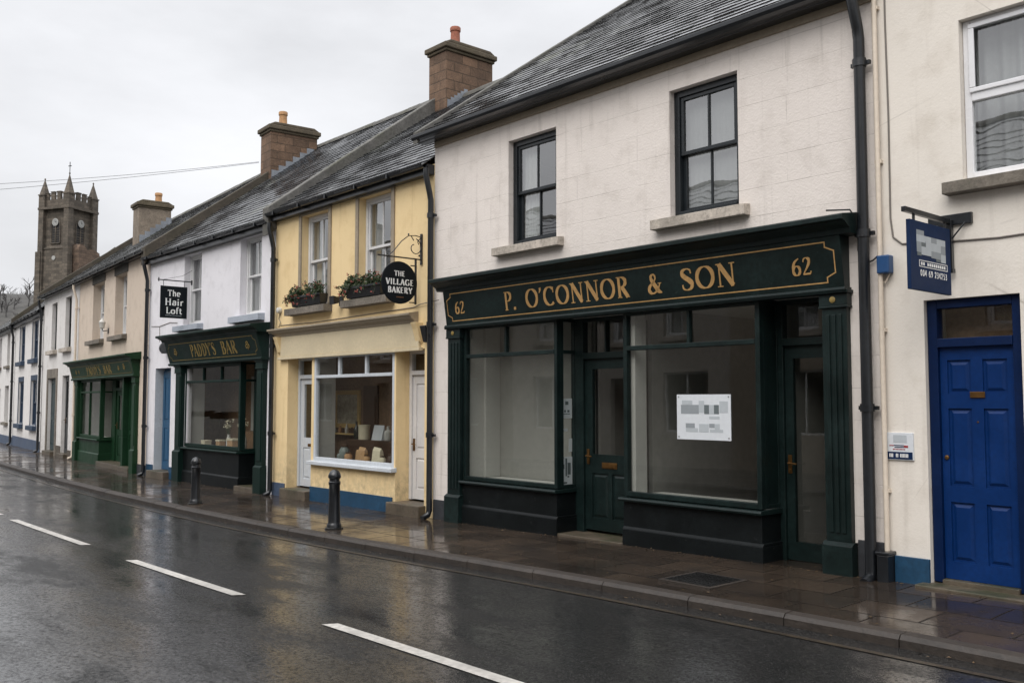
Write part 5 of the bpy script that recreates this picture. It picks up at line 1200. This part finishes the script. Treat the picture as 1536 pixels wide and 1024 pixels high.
mb = MB(); mb.box(-3.985, -3.745, -.018, .003, 1.085, 1.32); b_ = mb.build('panel', M['paper'], t, bevel=.003)
mb = MB(); mb.box(-3.978, -3.752, -.0205, -.0182, 1.092, 1.155); mb.build('band', M['sign_navy'], b_)
mb = MB()
for k, (a, b) in enumerate(((.022, .068), (.080, .108), (.118, .200))):
    n_ = int((b-a)/.0125)
    for i in range(n_): mb.box(-3.978+a+i*.0125, -3.978+a+i*.0125+.008, -.0222, -.0207, 1.108, 1.14); 
mb.build('lettering', M['lettering_white'], b_)
mb = MB(); mb.box(-3.92, -3.80, -.0197, -.0182, 1.235, 1.30); mb.build('blurred_logo', M['grey1'], b_)
mb = MB(); mb.prism([(-.0205, 1.205), (-.0205, 1.212), (-.0182, 1.212), (-.0182, 1.205)], -3.955, -3.915); mb.box(-3.825, -3.79, -.0205, -.0182, 1.193, 1.211)
for i in range(9): mb.box(-3.925+i*.0125, -3.917+i*.0125, -.0197, -.0182, 1.172, 1.182)
mb.build('print', M['red'], b_)
mb = MB(); mb.box(-3.914, -3.826, -.0205, -.0182, 1.207, 1.214); mb.box(-3.91, -3.826, -.0205, -.0182, 1.192, 1.199); mb.build('stripe', M['sign_navy'], b_)
t = thing('alarm_box', 'small blue alarm box wired to the cream wall beside the long downpipe', 'alarm box', (-3.93, 0, 2.7), A)
mb = MB(); mb.box(-4.0, -3.885, -.09, .003, 2.71, 2.87); mb.build('housing', M['box_blue'], t, bevel=.012)
mb = MB(); mb.tube([(-3.96, -.05, 2.71), (-3.99, -.04, 2.66), (-3.95, -.03, 2.63), (-3.9, -.04, 2.71)], .006, 6); mb.build('wire', M['cable_cream'], t)
t = thing('wall_cable', 'thin cream-painted cable running down the cream wall and across behind the navy sign', 'cable', (-3.9, 0, 2.9), A)
mb = MB(); pts = [(-3.90, -.006, 5.9), (-3.905, -.006, 5.0), (-3.895, -.006, 4.1), (-3.90, -.006, 3.2), (-3.88, -.006, 3.03), (-3.80, -.006, 2.96), (-3.42, -.006, 2.93), (-3.0, -.006, 2.91), (-1.9, -.006, 2.94), (.5, -.006, 2.93)]
mb.tube(pts, .008, 6); mb.build('cable', M['cable_grey'], t)
t = thing('wall_cable', 'slack black wire looping down from the right end of the green cornice', 'cable', (-4.2, 0, 2.9), A)
mb = MB(); mb.tube([(-4.38, -.25, 3.31), (-4.22, -.12, 3.31), (-4.19, -.02, 3.2), (-4.205, -.015, 2.95), (-4.14, -.02, 2.82), (-4.06, -.03, 2.84), (-3.99, -.02, 2.9)], .008, 6); mb.build('cable', M['cable'], t)
t = thing('wall_cable', 'thin dark cable pinned along the white wall beneath the hairdresser sign', 'cable', (-20.5, 0, 3.2), A)
mb = MB(); mb.tube([(-21.4, -.006, 3.28), (-20.9, -.006, 3.25), (-20.3, -.006, 3.3), (-19.9, -.006, 3.27)], .007, 6); mb.tube([(-20.9, -.006, 3.25), (-20.88, -.006, 2.9)], .006, 6); mb.build('cable', M['cable_grey'], t)
t = thing('wall_cable', 'thin wire running along the top of the bakery cornice to the downpipe', 'cable', (-13, 0, 2.9), A)
mb = MB(); mb.tube([(-15.2, -.008, 2.93), (-14, -.008, 2.91), (-12.5, -.008, 2.93), (-11.1, -.008, 2.95), (-10.9, -.03, 2.98), (-10.45, -.05, 3.0)], .007, 6); mb.build('cable', M['cable_grey'], t)
t = thing('overhead_cable', 'pair of thin black overhead wires crossing the sky from the chimney', 'cable', (-21.7, 2.8, 7.5), A)
mb = MB()
for e, sg, a in (((-31.7, -10.2, 6.7), .32, (-21.72, 2.72, 7.62)), ((-31.9, -10.2, 6.15), .22, (-21.72, 2.72, 7.60))):
    a, e = Vector(a), Vector(e); mb.tube([a.lerp(e, i/20)-Vector((0, 0, sg*4*(i/20)*(1-i/20))) for i in range(21)], .005, 6)
mb.build('wire', M['cable'], t)

# ------------------------------------------------------------------ bollards and cover
def bollard_at(loc, label):
    x, y, z = loc; t = thing('bollard', label, 'bollard', loc, None, 'black bollards along the kerb')
    mb = MB(); mb.lathe(x, y, [(.095, z-.02), (.095, z+.05), (.085, z+.065), (.078, z+.09), (.073, z+.35), (.07, z+.56), (.078, z+.57), (.078, z+.60), (.068, z+.61), (.066, z+.64), (.082, z+.655), (.085, z+.675), (.078, z+.70), (.06, z+.735), (.03, z+.755), (.008, z+.76)], 24)
    mb.build('post', M['black'], t, smooth=True); 
    mb = MB(); mb.lathe(x, y, [(.12, z-.02), (.12, z+.012), (.098, z+.02)], 24); mb.build('base_ring', M['iron'], t, smooth=True); return t
bollard_at((-10.71, -1.53, G(-10.71)-.01), 'black cast-iron bollard at the kerb before the yellow bakery')
bollard_at((-15.0, -1.58, G(-15)-.01), 'black cast-iron bollard at the kerb before the deep green bar front')
t = thing('utility_cover', 'dark square iron cover set flush in the pavement before the vacant shop', 'manhole cover', (-5.12, -1.15, .02), None)
mb = MB(); zc = G(-5.1)-.012; mb.box(-5.40, -4.84, -1.42, -.87, zc-.05, zc+.016)
mb.build('frame', M['kerb'], t); mb = MB(); mb.box(-5.36, -4.88, -1.38, -.91, zc, zc+.02)
for i in range(9):
    for j in range(9): mb.box(-5.34+i*.051, -5.312+i*.051, -1.36+j*.05, -1.332+j*.05, zc+.02, zc+.024)
mb.build('lid', M['iron'], t)

lm = MB(); q = random.Random(3)
for i in range(520):
    x = q.uniform(-24, 1); u = q.random()
    if u < .55: y = -abs(q.gauss(0, .07))-.06; z = G(x)+.006
    elif u < .85: y = K(x)-abs(q.gauss(0, .05))-.015; z = zr(x, y)+.006
    else: y = q.uniform(K(x)+.15, -.1); z = G(x)+.006
    if u < .55 or u >= .85: z -= .02*max(0, 1.2-(y-K(x)))/1.2
    w_ = q.uniform(.008, .022); a = q.uniform(0, 6.28); c, d_ = math.cos(a)*w_, math.sin(a)*w_
    lm.face([(x-c, y-d_, z), (x+d_*.5, y-c*.5, z+q.uniform(0, .008)), (x+c, y+d_, z+q.uniform(0, .006)), (x-d_*.5, y+c*.5, z+q.uniform(0, .008))])
M['litter'] = paint('fallen_leaf', (.10, .06, .025, 1), .6, .5, scale=9)
struct(lm.build('fallen_leaves', M['litter'], fix=False), 'stuff')

# ------------------------------------------------------------------ church tower
vd = Vector((-134.8, 38.1, 0)).normalized(); ang = math.atan2(vd.y, vd.x)+R(45)
TW = Seg((-134.8, 30.2, 0), -ang)
t = thing('church_tower', 'old grey-brown stone church tower with battlements, four pinnacles and clock', 'church tower', (0, 0, -1.5), TW)
s = 2.06
mb = MB(); mb.box(-s, s, -s, s, 21.9, 27.3); mb.box(-s-.25, s+.25, -s-.25, s+.25, -1.6, 21.9); mb.prism([(-s-.25, 21.9), (-s, 22.25), (s, 22.25), (s+.25, 21.9)], -s-.1, s+.1)
for a in (-1, 1):
    for b in (-1, 1):
        mb.box(a*(s+.12)-.42, a*(s+.12)+.42, b*(s+.12)-.42, b*(s+.12)+.42, -1.6, 27.2); mb.box(a*(s+.3)-.42, a*(s+.3)+.42, b*(s+.3)-.42, b*(s+.3)+.42, -1.6, 21.5)
mb.build('wall', M['tower'], t)
boxes('string_course', M['tower'], t, [(-s-.62, s+.62, -s-.62, s+.62, 27.2, 27.5), (-s-.35, s+.35, -s-.35, s+.35, 21.85, 22.0)])
mb = MB()
for q in range(4):
    rot = Matrix.Rotation(q*math.pi/2, 3, 'Z'); loc = MB(); loc.box(-s-.1, s+.1, -s-.22, -s+.1, 27.5, 28.55)
    for k in range(4):
        x = -1.56+k*1.04; loc.box(x-.3, x+.3, -s-.22, -s+.1, 28.55, 29.4+(.15 if k in (1, 2) else 0)); loc.box(x-.36, x+.36, -s-.27, -s+.14, 29.4+(.15 if k in (1, 2) else 0), 29.5+(.15 if k in (1, 2) else 0))
    mb.mesh([rot @ Vector(v) for v in loc.v], loc.f)
mb.build('parapet', M['tower'], t)
for a in (-1, 1):
    for b in (-1, 1):
        near = 1 if (a < 0 and b > 0) else 0; hp = .5*near
        mb = MB(); cx_, cy_ = a*(s+.05), b*(s+.05); mb.box(cx_-.5, cx_+.5, cy_-.5, cy_+.5, 27.5, 29.15); mb.box(cx_-.58, cx_+.58, cy_-.58, cy_+.58, 29.15, 29.3)
        mb.mesh([(cx_-.46, cy_-.46, 29.3), (cx_+.46, cy_-.46, 29.3), (cx_+.46, cy_+.46, 29.3), (cx_-.46, cy_+.46, 29.3), (cx_, cy_, 31.5+hp)], [(0,1,4), (1,2,4), (2,3,4), (3,0,4)])
        mb.lathe(cx_, cy_, [(.05, 31.3+hp), (.12, 31.45+hp), (.05, 31.6+hp)], 8)
        mb.build('pinnacle', M['tower'], t)
mb = MB(); mb.tube([(-s-.05, s+.05, 32.1), (-s-.05, s+.05, 33.5)], .05, 6); mb.box(-s-.3, -s+.2, s+.01, s+.09, 32.9, 33.0); mb.build('weathervane', M['black'], t)
for q in range(4):
    rot = Matrix.Rotation(q*math.pi/2, 3, 'Z')
    def put(m_, name, mat_, par=t, smooth=False):
        m_.v = [tuple(rot @ Vector(v)) for v in m_.v]; return m_.build(name, mat_, par, smooth=smooth)
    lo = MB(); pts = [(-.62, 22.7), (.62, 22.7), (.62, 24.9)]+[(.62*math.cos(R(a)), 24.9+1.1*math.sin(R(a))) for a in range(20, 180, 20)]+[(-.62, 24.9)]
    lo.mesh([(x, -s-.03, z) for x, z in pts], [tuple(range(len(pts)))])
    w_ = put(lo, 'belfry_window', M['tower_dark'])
    lo = MB(); lo.box(-.07, .07, -s-.12, -s-.03, 22.7, 25.3)
    pts2 = [(x*1.25, z) if z > 22.8 else (x*1.25, z-.1) for x, z in pts]
    for (p0, q0), (p1, q1) in zip(pts2, pts2[1:]+pts2[:1]): lo.tube([(p0, -s-.05, q0), (p1, -s-.05, q1)], .11, 5)
    for k in range(6): lo.box(-.55, .55, -s-.08, -s-.035, 22.9+k*.33, 22.98+k*.33)
    put(lo, 'tracery', M['tower'], w_)
    lo = MB(); lo.lathe(0, 0, [(.52, 0), (.52, .08), (.42, .09)], 24); lo.v = [(v[0], -s-.13-v[2], 25.45+v[1]) for v in lo.v]; c_ = put(lo, 'clock', M['clock'])
    lo = MB(); lo.box(-.025, .025, -s-.25, -s-.23, 25.45, 25.8); lo.box(-.02, .24, -s-.25, -s-.23, 25.43, 25.48)
    for k in range(12):
        a = R(30*k); lo.box(.34*math.cos(a)-.03, .34*math.cos(a)+.03, -s-.235, -s-.222, 25.45+.34*math.sin(a)-.03, 25.45+.34*math.sin(a)+.03)
    put(lo, 'clock_hands', M['black'], c_)
    lo = MB(); lo.lathe(0, 0, [(.3, 0), (.3, .06), (.2, .07)], 16); lo.v = [(v[0], -s-.28-v[2], 20.6+v[1]) for v in lo.v]; put(lo, 'round_plaque', M['clock'])
mb = MB(); mb.box(-s-1.7, -s-.26, -s+.1, s-.35, -1.6, 21.3); mb.prism([(-s+.1, 21.3), (-s+.1, 21.6), (-.9, 22.0), (.2, 21.8), (1.1, 22.5), (1.5, 22.4), (s-.35, 21.9), (s-.35, 21.3)], -s-1.6, -s-.3)
mb.build('stair_turret', M['red_stone'], t)

# ------------------------------------------------------------------ hill and bare wood
def hz(x, y):
    d_ = math.hypot(x, y+8); a = math.degrees(math.atan2(y+8, -x)); k = max(0, min(1, (d_-165)/90)); k = k*k*(3-2*k)
    f_ = max(0, min(1, (a+40)/30))*max(0, min(1, (45-a)/20)); f_ = f_*f_*(3-2*f_)
    return -2+ (29+3*mnoise.noise(Vector((x*.012, y*.012, 0))))*k*f_
mb = MB(); nx, ny = 40, 44
vs = [(-170-8*i, -230+9*j, hz(-170-8*i, -230+9*j)) for i in range(nx) for j in range(ny)]
mb.mesh(vs, [(i*ny+j, i*ny+j+1, (i+1)*ny+j+1, (i+1)*ny+j) for i in range(nx-1) for j in range(ny-1)])
struct(mb.build('hill', M['hill'], smooth=True))
def twiggy(mb, p, hgt, n1, r0, seed, n=5, depth=3):
    q = random.Random(seed)
    def grow(p, d_, ln, r, dep):
        pts = [p]; dd = d_.copy()
        for k in range(3): dd = (dd+Vector((q.gauss(0, .13), q.gauss(0, .13), q.gauss(.04, .08)))).normalized(); pts.append(pts[-1]+dd*ln/3)
        mb.tube(pts, [r, r*.85, r*.7, r*.5], n if dep > 1 else 3, cap=False)
        if dep:
            for k in range(n1):
                b = pts[1].lerp(pts[3], q.uniform(0, 1)); az = q.uniform(0, 6.28); sd = Vector((math.cos(az), math.sin(az), q.uniform(.1, .8)))
                grow(b, (dd*.6+sd*.8).normalized(), ln*q.uniform(.5, .75), r*.5, dep-1)
    grow(Vector(p), Vector((0, 0, 1)), hgt*.45, r0, depth)
wd = MB(); q = random.Random(5)
for i in range(420):
    a = R(q.uniform(2, 22)); d_ = q.uniform(185, 310); x, y = -d_*math.cos(a), -8+d_*math.sin(a); twiggy(wd, (x, y, hz(x, y)-.2), q.uniform(3.5, 6.5), 4, .18, i, 3, 2)
struct(wd.build('bare_woodland', M['twig'], fix=False), 'stuff')

# ------------------------------------------------------------------ the other side of the street (seen only in the glass)
E_ = Seg((10, -10.6, 0), math.pi)
opp = [(0, 8.2, 'w_grey', 5.2, 'pale grey house across the road with a brown-framed window'), (8.2, 15.4, 'w_stone', 5.0, 'grey rendered house across the road with sash windows'), (15.4, 23.2, 'w_dun', 5.3, 'beige house across the road with two dark doors'), (23.2, 31.0, 'w_grey', 5.1, 'pale grey house across the road opposite the bakery'), (31.0, 45.0, 'w_stone', 5.4, 'long brown-grey house at the far end of the row across the road')]
for k, (xa, xb, wm, ze, lab) in enumerate(opp):
    h = thing('terraced_house', lab, 'house', (xa, 0, 0), E_); wd_ = xb-xa
    ups = [(xa+wd_*f_-.45, xa+wd_*f_+.45, 3.2, 4.6, .14) for f_ in (.2, .5, .8)]
    low = [(xa+wd_*.15-.5, xa+wd_*.15+.9, .8, 2.3, .14), (xa+wd_*.5-.45, xa+wd_*.5+.45, -.3, 2.2, .2), (xa+wd_*.82-.9, xa+wd_*.82+.5, .8, 2.3, .14)]
    shell(h, M[wm], xa, xb-.004, ze, ups+low, 4, ze+3, zf=2.6)
    roof(h, xa-.02, xb+.02, -.2, ze-.05, 4, ze+2.95, exp=.4, wid=.6); gutter(h, xa, xb-.01, -.18, ze-.03)
    for w_ in ups: sash(h, *w_[:4], .12, M['white_paint'], curtain=((0, 1),), sill=(w_[0]-.1, w_[1]+.1, 3.06, 3.195))
    for w_ in (low[0], low[2]): frame_light(h, w_[0]+.003, w_[1]-.003, w_[2]+.003, w_[3]-.003, .1, M['wood' if k == 0 else 'white_paint'], bars=((w_[0]*.5+w_[1]*.5, .83, 2.27),), name='window')
    door(h, low[1][0]+.005, low[1][1]-.005, -.1, 2.19, .16, M[('wood', 'dark_teal', 'black_green', 'wood', 'dark_teal')[k]], [(.1, .46, .08, .42), (.54, .9, .08, .42), (.1, .46, .5, .93), (.54, .9, .5, .93)])
    chimney(h, xb-.6, xb, 3.3, 4.4, ze+1.5, ze+4, 'chim_grey', [(xb-.3, 3.8, .4, 'pot')])
for k, (x, y, hh) in enumerate(((1.5, -24, 13), (-7.5, -27, 14), (11, -23, 12), (-20, -25, 12))):
    t = thing('bare_tree', ('tall bare tree behind the grey house across the road', 'bare spreading tree behind the beige house across the road', 'bare tree behind the pale grey house across the road', 'bare tree behind the long house across the road')[k], 'tree', (x, y, -1.5))
    m_ = MB(); twiggy(m_, (x, y, -1.5), hh, 6, .28, 77+k, 6, 3); m_.build('branches', M['bark'], t, fix=False)

# ------------------------------------------------------------------ light, sky, camera
w = bpy.data.worlds.new('World'); S.world = w; w.use_nodes = True; nt = w.node_tree; nt.nodes.clear()
out = N(nt, 'ShaderNodeOutputWorld'); bg = N(nt, 'ShaderNodeBackground', Strength=.1)
sky = N(nt, 'ShaderNodeTexSky', sky_type='NISHITA'); sky.sun_disc = False; sky.sun_elevation = R(48); sky.sun_rotation = R(160); sky.air_density = 1.5; sky.dust_density = 4
tc = N(nt, 'ShaderNodeTexCoord'); sx = N(nt, 'ShaderNodeSeparateXYZ'); L(nt, tc.outputs['Generated'], sx.inputs[0])
zc = math_(nt, 'MAXIMUM', sx.outputs[2], 0.0)
mp = N(nt, 'ShaderNodeMapping'); mp.inputs['Scale'].default_value = (1.2, 1.2, 3.2); L(nt, tc.outputs['Generated'], mp.inputs[0])
cn = noise(nt, mp.outputs[0], 1.7, 6, .52)
hi = math_(nt, 'MULTIPLY', math_(nt, 'MAXIMUM', math_(nt, 'SUBTRACT', zc, .40), 0.0), 2.2)
lum = math_(nt, 'MULTIPLY', math_(nt, 'ADD', math_(nt, 'ADD', math_(nt, 'MULTIPLY', zc, .46), .64), hi), ramp(nt, cn, [(.30, .80), (.5, .99), (.66, 1.14)]))
cl = N(nt, 'ShaderNodeCombineColor')
for i, k in enumerate((9.7, 9.8, 10.15)): L(nt, math_(nt, 'MULTIPLY', lum, k), cl.inputs[i])
L(nt, mix(nt, .96, sky.outputs[0], cl.outputs[0]), bg.inputs['Color']); L(nt, bg.outputs[0], out.inputs[0])
sun = bpy.data.lights.new('sun', 'SUN'); sun.energy = 1.5; sun.angle = R(45); sun.color = (1, .96, .91)
so = bpy.data.objects.new('sun', sun); COL.objects.link(so); so.rotation_euler = (R(42), 0, R(20))

cam = bpy.data.cameras.new('camera'); co = bpy.data.objects.new('camera', cam); COL.objects.link(co); S.camera = co
cam.sensor_width = 36; cam.lens = 1400/1536*36; cam.clip_end = 3000; cam.clip_start = .05
F = Vector((-0.74829865, 0.66038903, 0.06273333)); Rt = Vector((0.66169234, 0.74977546, 0)); U = Rt.cross(F)
m4 = Matrix((Rt, U, -F)).transposed().to_4x4(); m4.translation = (0, -7.9, 1.6); co.matrix_world = m4

vs_ = S.view_settings; vs_.view_transform = 'Standard'; vs_.look = 'None'; vs_.exposure = .3; vs_.gamma = 1
S.render.engine = 'CYCLES'; S.cycles.use_denoising = True; S.cycles.max_bounces = 8; S.cycles.transparent_max_bounces = 12
S.cycles.sample_clamp_indirect = 6; S.cycles.use_adaptive_sampling = True; S.cycles.adaptive_threshold = .01
